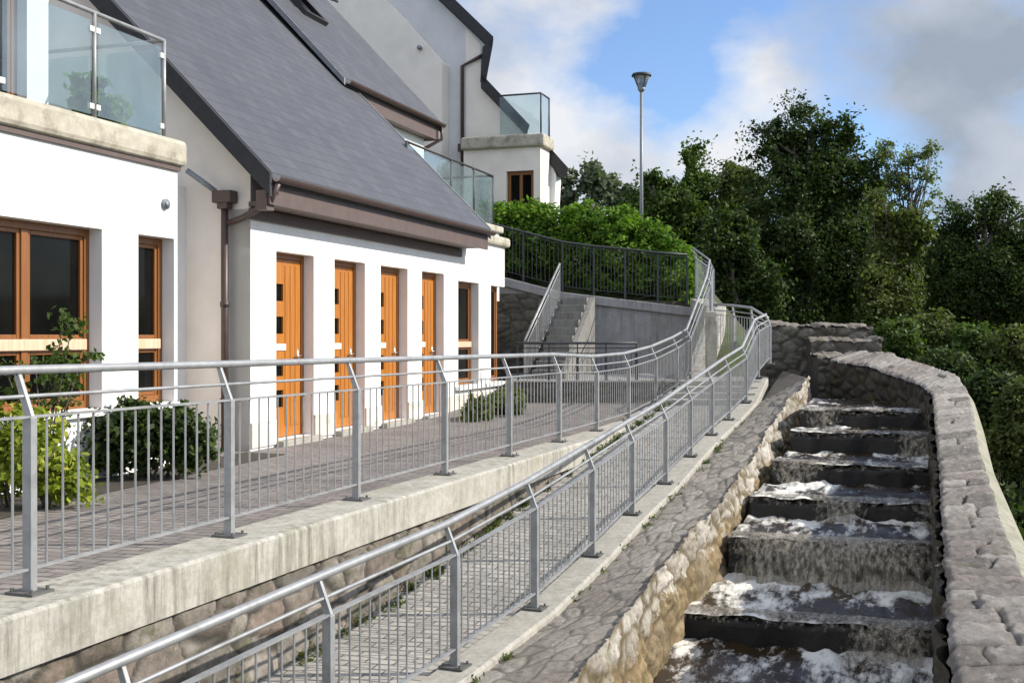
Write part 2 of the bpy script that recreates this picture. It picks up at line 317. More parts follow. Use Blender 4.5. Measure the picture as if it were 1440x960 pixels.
def smooth01(x): x = min(1, max(0, x)); return x*x*(3-2*x)
def rockface(name, S, ulen, vlen, du, cell, depth, seed, mat, parent, face, rough=.012, jw=.2, edges=0, zone=None, warp=.22, lat=.0, course=None):
    """mortared natural stone: a dense surface with a broken relief, the stones irregular cells with recessed joints"""
    nu, nv = max(2, int(ulen/du)), max(2, int(vlen/du)); V = []; tone = []; joint = []; zn = []
    fv = Vector(face)
    if course:                                  # squared stones laid side by side across the wall
        rc = random.Random(seed); ub = [0.0]
        while ub[-1] < ulen+.5: ub.append(ub[-1]+rc.uniform(*course))
        sk = [(rc.uniform(-.05, .05), rc.uniform(.3, .7)*vlen if rc.random() < .3 else None, [rc.random() for _ in range(9)]) for _ in ub]
    for j in range(nv+1):
        v = vlen*j/nv
        for i in range(nu+1):
            u = ulen*i/nu; e_ = .02
            a = S(u+e_, v)-S(u-e_, v); b = S(u, v+e_)-S(u, v-e_); n = a.cross(b)
            n = n.normalized() if n.length > 1e-9 else fv
            if n.dot(fv) < 0: n = -n
            w1 = noise.noise(Vector((u*4.1, v*4.1, seed))); w2 = noise.noise(Vector((u*4.1+9, v*4.1, seed+5)))
            q = Vector((u/cell[0]+w1*warp, v/cell[1]+w2*warp, seed*1.37))
            d, p = noise.voronoi(q); e = d[1]-d[0]
            hsh = lambda k: (math.sin(p[0].dot(Vector((12.9898, 78.233, 37.719)))+k*4.7)*43758.5453) % 1.0
            r1, r2, r3, r4 = hsh(0), hsh(1), hsh(2), hsh(3)
            if course:
                us = u+.012*w1; vs_2 = v+.012*w2
                edge = lambda k: ub[k]+sk[k][0]*(v/vlen-.5)*1.2+.014*noise.noise(Vector((v*9, k*3.3, seed)))
                ci = max(k for k in range(len(ub)) if ub[k] <= max(0, us))
                if us < edge(ci) and ci > 0: ci -= 1
                elif ci+1 < len(ub) and us >= edge(ci+1): ci += 1
                e = min(abs(us-edge(ci)), abs(edge(ci+1)-us)) if ci+1 < len(ub) else .1
                rr = sk[ci][2]; sv = sk[ci][1]; k0 = 0
                if sv is not None: e = min(e, abs(vs_2-sv)); k0 = 4 if vs_2 > sv else 0
                r1, r2, r3, r4 = rr[k0:k0+4]; p = [Vector((q.x-(us-ub[ci]-.13)*3, q.y-(v/vlen-.5)*1.2, 0))]; e *= jw/.026
            h = smooth01(e/jw)
            fr = noise.fractal(Vector((u*11, v*11, seed+2)), .6, 2.1, 7)
            hh = depth*h*(.45+.75*r1)+h*depth*.9*((q.x-p[0].x)*(r2-.5)+(q.y-p[0].y)*(r3-.5))+rough*fr*(.4+.6*h)
            if edges:
                t = min(v, vlen-v); ew = edges*(.6+.8*r4)
                if t < ew: hh -= (1-t/ew)**2*ew*.9
            pt = S(u, v)+n*hh
            if lat: pt += b.normalized()*lat*(noise.noise(Vector((u*7, v*2, seed+8)))+(r4-.5)*h)
            V.append(pt); tone.append(r4); joint.append(1-smooth01(e/(jw*.62))); zn.append(zone(u, v) if zone else 0)
    mb = MB(); mb.v = V; mb.f = [(j*(nu+1)+i, j*(nu+1)+i+1, (j+1)*(nu+1)+i+1, (j+1)*(nu+1)+i) for j in range(nv) for i in range(nu)]
    o = mb.build(name, mat, parent, True)
    for nm, arr in (('tone', tone), ('joint', joint), ('zone', zn)):
        at = o.data.attributes.new(nm, 'FLOAT', 'POINT'); at.data.foreach_set('value', arr)
    return o

# polyline surface helper: arc-length parametrised polyline
class Poly:
    def __init__(s, pts):
        s.p = [Vector(q) for q in pts]; s.d = [0]
        for a, b in zip(s.p, s.p[1:]): s.d.append(s.d[-1]+(b-a).length)
        s.L = s.d[-1]
    def at(s, u):
        i = 0
        while i < len(s.p)-2 and u > s.d[i+1]: i += 1
        t = (u-s.d[i])/max(1e-9, s.d[i+1]-s.d[i]); return s.p[i].lerp(s.p[i+1], t)
    def frac(s, f): return s.at(f*s.L)

# foliage: many leaf faces gathered in clumps through ellipsoidal volumes
def leaves(name, blobs, n, size, mat, parent=None, seed=1, clump=.3, nclump=None, shell=.45, elong=1.6, wob=0):
    rg = np.random.default_rng(seed)
    w = np.array([b[3]*b[4]*b[5] for b in blobs])**.75; w /= w.sum()
    nc = nclump or max(8, n//28)
    bi = rg.choice(len(blobs), nc, p=w); B = np.array([b[:6] for b in blobs])[bi]
    d = rg.normal(size=(nc, 3)); d /= np.linalg.norm(d, axis=1)[:, None]
    rad = rg.random(nc)**shell
    C = B[:, :3]+d*rad[:, None]*B[:, 3:6]*rg.uniform(.8, 1.02, nc)[:, None]
    ci = rg.integers(0, nc, n)
    cs = clump*rg.uniform(.5, 1.4, nc)
    p = C[ci]+np.clip(rg.normal(size=(n, 3)), -1.7, 1.7)*cs[ci][:, None]*np.array([1, 1, .7])*.6
    if wob:
        for lam, am in ((3.2, .55), (1.7, .38), (.8, .18)):
            for ax in range(3):
                kv = rg.normal(size=(2, 3)); kv /= np.linalg.norm(kv, axis=1)[:, None]
                for q_ in kv: p[:, ax] += wob*am*.7*np.sin(p@q_*2*math.pi/lam+rg.uniform(0, 6.3))
    a = rg.normal(size=(n, 3)); a /= np.linalg.norm(a, axis=1)[:, None]
    nn = d[ci]*.6+rg.normal(size=(n, 3))*.6+np.array([0, 0, .5]); nn /= np.linalg.norm(nn, axis=1)[:, None]
    a = np.cross(nn, a); a /= np.linalg.norm(a, axis=1)[:, None]; b = np.cross(nn, a)
    sz = size*rg.uniform(.55, 1.35, n)[:, None]
    q = np.stack([p-a*sz*elong*.5, p+b*sz*.5-a*sz*.1, p+a*sz*elong*.5, p-b*sz*.5-a*sz*.1], 1).reshape(-1, 3)
    me = bpy.data.meshes.new(name)
    me.vertices.add(4*n); me.vertices.foreach_set('co', q.astype(np.float32).ravel())
    me.loops.add(4*n); me.loops.foreach_set('vertex_index', np.arange(4*n, dtype=np.int32))
    me.polygons.add(n); me.polygons.foreach_set('loop_start', np.arange(0, 4*n, 4, dtype=np.int32)); me.polygons.foreach_set('loop_total', np.full(n, 4, dtype=np.int32))
    me.update(); me.validate(); me.materials.append(M[mat])
    o = bpy.data.objects.new(name, me); col.objects.link(o)
    if parent: o.parent = parent
    return o
def trunk_mb(base, blobs, r, rnd, nl=2, bend=.15):
    mb = MB(); base = Vector(base)
    top = Vector((sum(b[0] for b in blobs)/len(blobs), sum(b[1] for b in blobs)/len(blobs), max(b[2] for b in blobs)))
    pts = [base.lerp(top, k/6)+Vector((rnd.uniform(-bend, bend), rnd.uniform(-bend, bend), 0))*(1 if 0 < k else 0) for k in range(7)]
    mb.tube(pts, [r*(1.25 if k == 0 else 1-.13*k) for k in range(7)], 8)
    for b in blobs:
        for _ in range(nl):
            s = pts[rnd.randint(2, 5)]; e = Vector(b[:3])+Vector((rnd.uniform(-.6, .6)*b[3], rnd.uniform(-.6, .6)*b[4], rnd.uniform(-.3, .8)*b[5]))
            mid = s.lerp(e, .5)+Vector((rnd.uniform(-.2, .2), rnd.uniform(-.2, .2), .15*(e-s).length*.5))
            mb.tube([s, mid, e], [r*.35, r*.22, r*.07], 6)
    return mb
def pblob(px, py, Y, rpx, rpy, dep=None):
    c = P(px, py, Y); return (c.x, c.y, c.z, rpx/F*Y, dep or rpx/F*Y*.9, rpy/F*Y)
def tree(name, label, cat, blobs, n, size, mat, base, r, group=None, seed=1, clump=.35, bark='bark', shell=.45, nl=2, nclump=None, elong=1.6, wob=.42):
    t = thing(name, label, cat, group); t.location = base
    rnd = random.Random(seed); off = Vector(base)
    bl = [(b[0]-off.x, b[1]-off.y, b[2]-off.z)+tuple(b[3:]) for b in blobs]
    ex = []
    for b in bl:
        for _ in range(7):
            v = Vector((rnd.gauss(0, 1), rnd.gauss(0, 1), rnd.gauss(.4, 1))).normalized(); k = rnd.uniform(.12, .42)
            ex.append((b[0]+v.x*b[3]*.95, b[1]+v.y*b[4]*.95, b[2]+v.z*b[5]*1.05, b[3]*k, b[4]*k, b[5]*k*1.3))
    bl0 = [b[:3]+tuple(x*.9 for x in b[3:]) for b in bl]
    leaves('crown', bl0+ex, n, size, mat, t, seed, clump, nclump, shell, elong, wob)
    trunk_mb((0, 0, 0), bl, r, rnd, nl).build('trunk', bark, t, True)
    return t
def shrub(name, label, cat, blobs, n, size, mat, base, group=None, seed=1, clump=.15, shell=.5, stems=7, elong=1.6, sr=.012):
    t = thing(name, label, cat, group); t.location = base
    rnd = random.Random(seed); off = Vector(base)
    bl = [(b[0]-off.x, b[1]-off.y, b[2]-off.z)+tuple(b[3:]) for b in blobs]
    leaves('foliage', bl, n, size, mat, t, seed, clump, None, shell, elong)
    mb = MB()
    for k in range(stems):
        b = bl[k % len(bl)]; e = Vector(b[:3])+Vector((rnd.uniform(-.7, .7)*b[3], rnd.uniform(-.7, .7)*b[4], rnd.uniform(0, .7)*b[5]))
        s = Vector((b[0]*.5+rnd.uniform(-.1, .1), b[1]*.5+rnd.uniform(-.1, .1), 0)); mb.tube([s, s.lerp(e, .5)+Vector((0, 0, .05)), e], [sr, sr*.7, sr*.3], 6)
    mb.build('stem', 'bark', t, True)
    return t

# ------------------------------------------------------------------ facade frame
D = Vector((.3182, .9480, 0)).normalized(); NV = Vector((D.y, -D.x, 0)); ZV = Vector((0, 0, 1))
C0 = Vector((-2.99, 13.01, 0))
def fac(s, o, z): return C0+D*s+NV*o+ZV*z
def sx(px): return (11775.0/(1257-px)-13.01)*1.0548
def gab(px, py, s):                                   # point of the photo on the cross plane at distance s along the row
    k = (px-720)/F; b = C0+D*s
    o = (k*b.y-b.x)/(NV.x-k*NV.y); p = b+NV*o
    p.z = EYE-(py-HY)/F*p.y; return p
def gbox(mb, s0, s1, o0, o1, z0, z1):
    mb.hexa([fac(s0, o1, z0), fac(s0, o0, z0), fac(s1, o0, z0), fac(s1, o1, z0)][::-1], [fac(s0, o1, z1), fac(s0, o0, z1), fac(s1, o0, z1), fac(s1, o1, z1)][::-1])
def wall_open(mb, s0, s1, z0, z1, ops, o=0, th=.3):
    ss = sorted({s0, s1}|{v for q in ops for v in q[:2] if s0 <= v <= s1}); zs = sorted({z0, z1}|{v for q in ops for v in q[2:4] if z0 <= v <= z1})
    def solid(i, j):
        if i < 0 or j < 0 or i >= len(ss)-1 or j >= len(zs)-1: return False
        a, b = (ss[i]+ss[i+1])/2, (zs[j]+zs[j+1])/2
        return not any(q[0] < a < q[1] and q[2] < b < q[3] for q in ops)
    for i in range(len(ss)-1):
        for j in range(len(zs)-1):
            if not solid(i, j): continue
            a, b, c, d = ss[i], ss[i+1], zs[j], zs[j+1]
            f = [fac(a, o, c), fac(b, o, c), fac(b, o, d), fac(a, o, d)]; k = [p-NV*th for p in f]
            mb.add(f, [(0, 1, 2, 3)]); mb.add(k, [(3, 2, 1, 0)])
            for (di, dj, e0, e1) in ((-1, 0, 3, 0), (1, 0, 1, 2), (0, -1, 0, 1), (0, 1, 2, 3)):
                if not solid(i+di, j+dj): mb.add([f[e0], f[e1], k[e1], k[e0]], [(3, 2, 1, 0)])
def weld(mb):
    m = {}; idx = []; nv = []
    for p in mb.v:
        k = tuple(round(c, 4) for c in p)
        if k not in m: m[k] = len(nv); nv.append(p)
        idx.append(m[k])
    mb.v = nv; mb.f = [tuple(idx[i] for i in f) for f in mb.f]; return mb
def window(parent, s0, s1, z0, z1, o, mulls=(), trans=None, fw=.07, mat='frame', name='window', band=True):
    """timber window: frame (with mullions), one pane mesh, pale transom rail"""
    f = MB(); dp = .07
    def fb(a, b, c, d, oo=0): gbox(f, a, b, o-dp+oo, o+oo, c, d)
    fb(s0, s0+fw, z0, z1); fb(s1-fw, s1, z0, z1); fb(s0+fw, s1-fw, z0, z0+fw); fb(s0+fw, s1-fw, z1-fw, z1)
    edges = [s0+fw]+[m for m in mulls]+[s1-fw]
    for m in mulls: fb(m-fw*.6, m+fw*.6, z0+fw, z1-fw, .002)
    # opening sashes
    for a, b in zip(edges, edges[1:]):
        a2, b2 = a+(.0 if a == s0+fw else fw*.6), b-(.0 if b == s1-fw else fw*.6)
        zz = [(z0+fw, (trans or z1-fw)-(.05 if trans else 0))]+([(trans+.05, z1-fw)] if trans else [])
        for c, d in zz:
            q = .04
            for (x, y, u, v) in ((a2, a2+q, c, d), (b2-q, b2, c, d), (a2+q, b2-q, c, c+q), (a2+q, b2-q, d-q, d)): gbox(f, x, y, o-.055, o-.015, u, v)
    w = f.build(name, mat, parent, bevel=.006)
    p = MB(); gbox(p, s0+fw*.6, s1-fw*.6, o-.05, o-.04, z0+fw*.6, z1-fw*.6); p.build('pane', 'pane', w)
    if trans and band:
        b = MB(); gbox(b, s0+fw, s1-fw, o-.06, o+.03, trans-.05, trans+.05); b.build('transom', 'wood_pale', w, bevel=.006)
    return w
M['wood_pale'] = m_wood('sunbleached_transom', (.55, .36, .22), (.70, .52, .38))

# ------------------------------------------------------------------ HOUSE ON THE LEFT (flat bay with balcony)
hl = thing('house', 'white rendered house bay with wide timber windows under a weathered concrete balcony edge', 'house')
sL0, sL1 = sx(-160), sx(249)
W1 = (sx(-150), sx(143), .60, 2.26); W2 = (sx(194), sx(244.5), .60, 2.26)
mb = MB(); wall_open(mb, sL0-4, sL1, -.3, 3.0, [W1, W2], 0, .4); weld(mb).build('wall', 'render', hl)
mb = MB(); gbox(mb, sL0-4, sL1, -6, -.42, -.3, 3.0); mb.build('inner_wall', 'grey_render', hl)
window(hl, W1[0], W1[1], W1[2], W1[3], -.14, [sx(-70), sx(53)], 1.19)
window(hl, W2[0], W2[1], W2[2], W2[3], -.14, [], 1.19)
for w in (W1, W2):
    mb = MB(); gbox(mb, w[0]-.02, w[1]+.02, -.1, .06, w[2]-.07, w[2]-.003); mb.build('sill', 'white', hl, bevel=.008)
# recessed link wall with plinth, and balcony slab edge
mb = MB(); gbox(mb, sL1-.02, 0, -6, -.86, -.3, 3.0); mb.build('link_wall', 'render', hl)
zc0, zc1 = 3.003, 3.27
mb = MB(); gbox(mb, sL0-4, sL1+.08, -.35, .08, zc0, zc1); mb.build('coping', 'coping', hl, bevel=.05)
mb = MB(); gbox(mb, sL0-4, sL1+.02, -.3, .03, 2.955, 3.0); mb.build('coping_shade_strip', 'fascia', hl)  # added dark strip: the coping's shadow on the wall, built as a thin board
mb = MB(); gbox(mb, sL0-4, sL1, -2.6, -.352, 3.003, 3.06); mb.build('balcony_floor', 'ret', hl)
# balcony balustrade
bal = thing('glass_balustrade', 'frameless glass balcony screen with steel posts above the wide timber window', 'balustrade', 'glass balcony screens')
sb = [sx(-140), sx(12), sx(147), sL1-.06]; zt = 4.29
for i, s in enumerate(sb):
    mb = MB(); mb.tube([fac(s, -.12, zc1), fac(s, -.12, zt)], .021, 10); mb.lathe(fac(s, -.12, zc1+.001), [(.05, 0), (.05, .012)]);
    q = mb.build('post', 'steel', bal, True)
    for z in (zc1+.14, zt-.16):
        for dv in (-1, 1):
            if (i == 0 and dv < 0) or (i == 3 and dv > 0): continue
            cl = MB(); cl.obox(fac(s+dv*.045, -.12, z), D, NV, ZV, .028, .016, .024); cl.build('clamp', 'white', q)
for a, b in zip(sb, sb[1:]):
    mb = MB(); gbox(mb, a+.05, b-.05, -.126, -.114, zc1+.06, zt-.08); mb.build('glass_panel', 'glass', bal)
mb = MB(); gbox(mb, sb[-1]-.006, sb[-1]+.006, -1.9, -.17, zc1+.06, zt-.08); mb.build('glass_panel', 'glass', bal)
mb = MB(); mb.tube([fac(sb[0], -.12, zt), fac(sb[-1], -.12, zt), fac(sb[-1], -1.95, zt)], .021, 10); mb.build('handrail', 'steel', bal, True)
# upper storey set back behind the balcony
def sxo(px, o):
    k = (px-720)/F; b = C0+NV*o; return (k*b.y-b.x)/(D.x-k*D.y)
mb = MB(); su1 = sxo(68, -1.3); sw1 = sxo(38, -1.3)
wall_open(mb, sL0-4, su1, 3.06, 6.2, [(sw1-3.6, sw1, 3.1, 5.3)], -1.3, .3); weld(mb).build('upper_wall', 'render', hl)
window(hl, sw1-3.6, sw1, 3.1, 5.3, -1.42, [sw1-2.7, sw1-1.8, sw1-.9], None, .08)
mb = MB(); gbox(mb, sL0-4, su1, -6, -1.62, 3.06, 6.2); mb.build('upper_side_wall', 'blue_render', hl)
# plants, vent and lamp
def potted(px, s_o, h, label, seed, mat='l_mid'):
    s = sx(px); b = fac(s, s_o, zc1-.2+.0)
    b.z = 3.062
    t = thing('potted_plant', label, 'plant'); t.location = b
    mb = MB(); mb.lathe((0, 0, 0), [(.11, 0), (.15, .26), (.165, .26), (.165, .30), (.14, .30), (.13, .27)]); mb.build('pot', 'pot', t, True)
    leaves('foliage', [(0, 0, .3+h*.5, .2, .2, h*.5)], 500, .075, mat, t, seed, .08, 30, .6)
    mb = MB()
    for k in range(5):
        a = k*1.3; mb.tube([(0, 0, .26), (.1*math.cos(a), .1*math.sin(a), .3+h*.4), (.16*math.cos(a), .16*math.sin(a), .3+h*.8)], .007, 5)
    mb.build('stem', 'bark', t)
potted(186, -.5, .5, 'bushy green plant in a terracotta pot beside the end post of the balcony', 3, 'l_hedge')
potted(212, -.5, .34, 'small yellowish plant in a terracotta pot at the balcony end', 4, 'l_yellow')
vp = fac(sx(231), 0, 0); vp.z = EYE-(287-HY)/F*vp.y
mb = MB(); mb.tube([vp-NV*.02, vp+NV*.03], .055, 16); mb.tube([vp+NV*.03, vp+NV*.04], .035, 12); mb.build('wall_vent', 'lamp', hl, True)
lp = fac(-1.02, -.86, 2.2)
mb = MB(); mb.obox(lp+NV*.03, D, NV, ZV, .04, .03, .06); mb.tube([lp+NV*.05+ZV*.02, lp+NV*.17+ZV*.06], .014, 8); mb.lathe(lp+NV*.18-ZV*.05, [(.05, 0), (.055, .06), (.03, .11), (.01, .12)]); mb.build('wall_lamp', 'lamp', hl, True)

# ------------------------------------------------------------------ HOUSE WITH THE DOORS
hd = thing('house', 'white house with four orange timber doors under a steep slate roof', 'house')
ZD = 2.28
doors = [(sx(388), sx(441)), (sx(470), sx(513)), (sx(535), sx(573)), (sx(593), sx(624))]
ops = [(a, b, 0.02, ZD) for a, b in doors]+[(sx(644), sx(673), .42, 2.2), (sx(690), 8.95, .42, 2.19)]
S_END = 8.95
mb = MB(); wall_open(mb, 0, 6.62, -.3, 2.72, ops, 0, .32); wall_open(mb, 6.62, S_END, -.3, 2.93, ops, 0, .32)
weld(mb).build('wall', 'render', hd)
# end wall facing downstream is a plain gable with the roof line cut into it
t0 = 6.4
mb = MB(); mb.prism([fac(.0, -.001, -.3), fac(.0, -t0*2, -.3), fac(.0, -t0*2, 3.3), fac(.0, -t0, 3.3+t0), fac(.0, -.001, 3.3)], D*.3); mb.build('gable_wall', 'grey_render', hd)
mb = MB(); gbox(mb, .31, S_END-.01, -4, -.7, -.3, 2.6); mb.build('inner_wall', 'grey_render', hd)
# plinth strips between the openings
mb = MB(); e = [0]+[v for d in doors for v in d]+[sx(690)]
for a, b in zip(e[::2], e[1::2]):
    mb = MB(); gbox(mb, a, b, .002, .025, -.02, .27); mb.build('plinth', 'plinth', hd, bevel=.006)
# doors
for k, (a, b) in enumerate(doors):
    o = -.14
    fr = MB(); gbox(fr, a, a+.06, o-.08, o, .02, ZD); gbox(fr, b-.06, b, o-.08, o, .02, ZD); gbox(fr, a+.06, b-.06, o-.08, o, ZD-.07, ZD)
    dr = fr.build('door', 'frame', hd, bevel=.006)
    lf = MB(); zs = [.05]; 
    # leaf with four square lights: built of stiles and rails around the openings
    c = a+.06+.30*(b-a); q = .105; lights = [(z-q, z+q) for z in (1.80, 1.40, .88, .5)]
    lf2 = MB()
    x0, x1 = a+.062, b-.062
    gbox(lf, x0, c-q, o-.06, o-.02, .03, ZD-.075); gbox(lf, c+q, x1, o-.06, o-.02, .03, ZD-.075)
    zz = [.03]+[v for l in sorted(lights) for v in l]+[ZD-.075]
    for u, v in zip(zz[::2], zz[1::2]): gbox(lf, c-q, c+q, o-.06, o-.02, u, v)
    g = .0035
    n = 7
    leaf = weld(lf).build('leaf', 'wood', dr)
    leaf_ = leaf; leaf = dr
    xs = [c+q+.03+(x1-c-q-.05)*i/3 for i in range(4)]
    for u, v in zip(xs, xs[1:]):
        bd = MB(); gbox(bd, u+.006, v-.006, o-.0198, o-.012, .16, ZD-.14); bd.build('board', 'wood', dr, bevel=.003)
    for u, v in lights:
        gl = MB(); gbox(gl, c-q-.01, c+q+.01, o-.052, o-.046, u-.01, v+.01); gl.build('glazing', 'pane', dr)
    lb = MB(); gbox(lb, c-.15, c+.15, o-.019, o-.005, 1.09, 1.17); lb.build('letter_plate', 'white', leaf, bevel=.004)
    hn = MB(); hp = fac(x1-.07, o-.02, 1.02); hn.obox(hp+NV*.006, D, NV, ZV, .02, .006, .09); hn.tube([hp+NV*.01, hp+NV*.05, hp+NV*.05-D*.11], .01, 8); hn.build('handle', 'brass', leaf, True)
    st = MB(); gbox(st, a-.03, b+.03, -.1, .12, -.06, .019); st.build('step', 'kerb', hd, bevel=.01)
window(hd, sx(644), sx(673), .42, 2.2, -.14, [], 1.12)
window(hd, sx(690), 8.93, .42, 2.19, -.14, [], None)
mb = MB(); gbox(mb, sx(640), 8.98, .001, .09, .35, .417); mb.build('sill', 'white', hd, bevel=.008)
# roof
def roof_slab(parent, sa, sb_, oe, ze, t, pitch, th=.14, name='roof', two=True):
    tp = math.tan(R(pitch)); me = bpy.data.meshes.new(name)
    up = Vector((0, 0, 1))
    def pt(s, k, dz): return fac(s, oe-k, ze+k*tp+dz)
    tops = [pt(sa, 0, 0), pt(sb_, 0, 0), pt(sb_, t, 0), pt(sa, t, 0)]
    mb = MB(); mb.hexa([p-up*th for p in tops], tops)
    if two:
        def pb(s, k, dz): return fac(s, oe-2*t+k, ze+k*tp+dz)
        tb = [pb(sa, 0, 0), pb(sa, t, 0), pb(sb_, t, 0), pb(sb_, 0, 0)]
        mb.hexa([p-up*th for p in tb], tb)
    o = mb.build(name, 'slate', parent)
    uvl = o.data.uv_layers.new(name='UVMap')
    sl = 1/math.cos(R(pitch))
    for lp in o.data.loops:
        v = o.data.vertices[lp.vertex_index].co; r = v-C0
        uvl.data[lp.index].uv = (r.dot(D)+50, (v.z-ze)/tp*sl+50)
    return o
OE, ZE, PIT = .40, 3.10, 45
RF0, RF1 = -.22, 7.02
rf = roof_slab(hd, RF0, RF1, OE, ZE, t0+.4, PIT)
def verge_board(parent, s, oe, ze, t, pitch, mat='verge', h=.26, w=.05, drop=.02):
    tp = math.tan(R(pitch)); mb = MB()
    a = fac(s, oe+.01, ze-drop); b = fac(s, oe-t, ze+(t+.01)*tp-drop)
    dn = Vector((0, 0, -h))
    mb.prism([a, b, b+dn*1.25, a+dn], -D*w); return mb.build('verge_board', mat, parent)
verge_board(hd, RF0-.002, OE, ZE, t0+.4, PIT, h=.26)
mb = MB(); tp = 1
a0 = fac(RF0, OE-.02, ZE-.165); mb.prism([fac(RF0, OE-.03, ZE-.20), fac(RF0, OE-t0, ZE-.2+t0-.03), fac(RF0, OE-t0, ZE-.24+t0-.03), fac(RF0, OE-.03, ZE-.24)], D*.21); mb.build('verge_soffit', 'verge', hd)
mb = MB(); mb.prism([fac(RF1+.003, OE+.01, ZE+.012), fac(RF1+.003, OE-t0-.4, ZE+.012+t0+.41), fac(RF1+.003, OE-t0-.4, ZE+t0+.19), fac(RF1+.003, OE+.01, ZE-.18)], D*.035); mb.build('verge_trim', 'steel', hd)
# gutter, fascia, soffit box
def gutter(parent, s0, s1, o, z, r=.062):
    mb = MB(); n = 8; ring = []
    prof = [(math.cos(math.pi+math.pi*k/n)*r, math.sin(math.pi+math.pi*k/n)*r) for k in range(n+1)]
    prof += [(x*.86, y*.86+.001) for x, y in prof[::-1]]
    poly = [fac(s0, o+x, z+y) for x, y in prof]; mb.prism(poly, D*(s1-s0)); return mb.build('gutter', 'brown', parent)
gutter(hd, RF0+.02, RF1, OE+.055, ZE-.06)
mb = MB(); gbox(mb, RF0+.02, RF1-.02, OE-.06, OE-.03, ZE-.36, ZE-.13); mb.build('fascia', 'fascia', hd)
mb = MB(); gbox(mb, -.05, 6.60, .003, OE-.062, ZE-.36, ZE-.30); gbox(mb, -.05, 6.60, .003, .05, 2.60, ZE-.37); mb.build('soffit', 'fascia', hd, bevel=.004)
mb = MB(); gbox(mb, RF0+.005, -.052, .2, OE-.065, ZE-.42, ZE-.2); mb.build('eave_box', 'fascia', hd)
# downpipe with hopper on the gable wall
sg = -.09
hp = gab(316, 277, sg)
pipe = MB(); bt = Vector((hp.x, hp.y, -.05)); pipe.tube([hp-ZV*.05, bt], .042, 10)
for z in (.5, 1.6): pipe.tube([Vector((hp.x, hp.y, z)), Vector((hp.x, hp.y, z+.06))], .052, 10)
dp = pipe.build('downpipe', 'brown', hd, True)
mb = MB(); mb.obox(hp, NV, D, ZV, .125, .08, .07); mb.obox(hp-ZV*.1, NV, D, ZV, .07, .06, .04); mb.build('hopper', 'brown', dp, bevel=.012)
mb = MB(); mb.tube([gab(321, 314, sg), gab(342, 306, sg), gab(380, 284, sg-.06), fac(RF0+.06, OE+.05, ZE-.13)], .036, 10); mb.build('branch_pipe', 'brown', dp, True)
mb = MB(); mb.tube([gab(263, 240, sg-.1), gab(280, 252, sg-.06), gab(303, 269, sg)], .033, 10); mb.build('waste_pipe', 'lamp', hd, True)
# flat end bay coping and rear wing with its own roof
mb = MB(); gbox(mb, 6.75, S_END+.12, -.35, .09, 2.932, 3.11); mb.build('coping', 'coping', hd, bevel=.05)
mb = MB(); gbox(mb, 7.08, S_END, -3.5, -.352, 2.4, 3.08); mb.build('flat_roof', 'ret', hd)
gg = lambda px, py, Y: P(px, py, Y)
ra, rb = P(583, 203, 20.0), P(693, 248, 23.9)
oW = (rb-C0).dot(NV); sA, sB = (ra-C0).dot(D), (rb-C0).dot(D); zr = (ra.z+rb.z)/2
mb = MB(); gbox(mb, 7.1, sB+.12, -4, oW+.1, 2.0, 3.42); mb.build('rear_wing_wall', 'render', hd)
mb = MB(); gbox(mb, sA-.4, sB+.2, -4, oW+.18, 3.423, 3.56); mb.build('rear_balcony_slab', 'coping', hd, bevel=.03)
bal2 = thing('glass_balustrade', 'greenish glass balcony screen with thin dark rail behind the slate roof end', 'balustrade', 'glass balcony screens')
pv = [sA-.35, sA+(sB-sA)*.42, sA+(sB-sA)*.72, sB]
for s in pv:
    mb = MB(); mb.tube([fac(s, oW, 3.56), fac(s, oW, zr)], .024, 8); mb.build('post', 'steel_dark', bal2, True)
for a, b in zip(pv, pv[1:]):
    mb = MB(); gbox(mb, a+.03, b-.03, oW-.006, oW+.006, 3.62, zr-.05); mb.build('glass_panel', 'glass', bal2)
mb = MB(); gbox(mb, sB-.006, sB+.006, oW-1.9, oW-.03, 3.62, zr-.05); mb.build('glass_panel', 'glass', bal2)
mb = MB(); mb.tube([fac(pv[0], oW, zr), fac(sB, oW, zr), fac(sB, oW-2, zr)], .024, 8); mb.build('handrail', 'steel_dark', bal2, True)
O2, Z2 = -2.1, 5.78; R20, R21 = 6.5, 10.93
mb = MB(); wall_open(mb, 7.05, 10.6, 3.56, 5.5, [(7.3, 8.7, 3.6, 5.05)], -2.35, .3); weld(mb).build('upper_wall', 'render', hd)
window(hd, 7.3, 8.7, 3.6, 5.05, -2.47, [8.0], None)
mb = MB(); mb.prism([fac(10.32, -2.86, 3.56), fac(10.32, -6, 3.56), fac(10.32, -6, 9.1), fac(10.32, -2.86, 5.9)], D*.28); mb.build('upper_gable_wall', 'grey_render', hd)
roof_slab(hd, R20, R21, O2, Z2, 5.2, 46.5, .15)
gutter(hd, R20+.02, R21, O2+.06, Z2-.06, .07)
mb = MB(); gbox(mb, R20+.1, R21-.05, O2-.06, O2-.03, Z2-.40, Z2-.13); mb.build('fascia', 'fascia', hd)
mb = MB(); gbox(mb, R20+.12, R21-.07, O2-.44, O2-.062, Z2-.40, Z2-.34); mb.build('soffit', 'fascia', hd)
verge_board(hd, R21+.05, O2, Z2, 5.2, 46.5, h=.22)
verge_board(hd, R20-.002, O2, Z2, 5.2, 46.5, h=.12, mat='lead')
mb = MB(); mb.tube([fac(R21-.1, O2+.06, Z2-.1), fac(R21-.1, O2+.06, Z2-.38), fac(R21-.3, O2-.3, Z2-.62), fac(R21-.35, O2-.42, Z2-.7), fac(R21-.35, O2-.42, 3.56)], .036, 8); mb.build('downpipe', 'brown', hd, True)
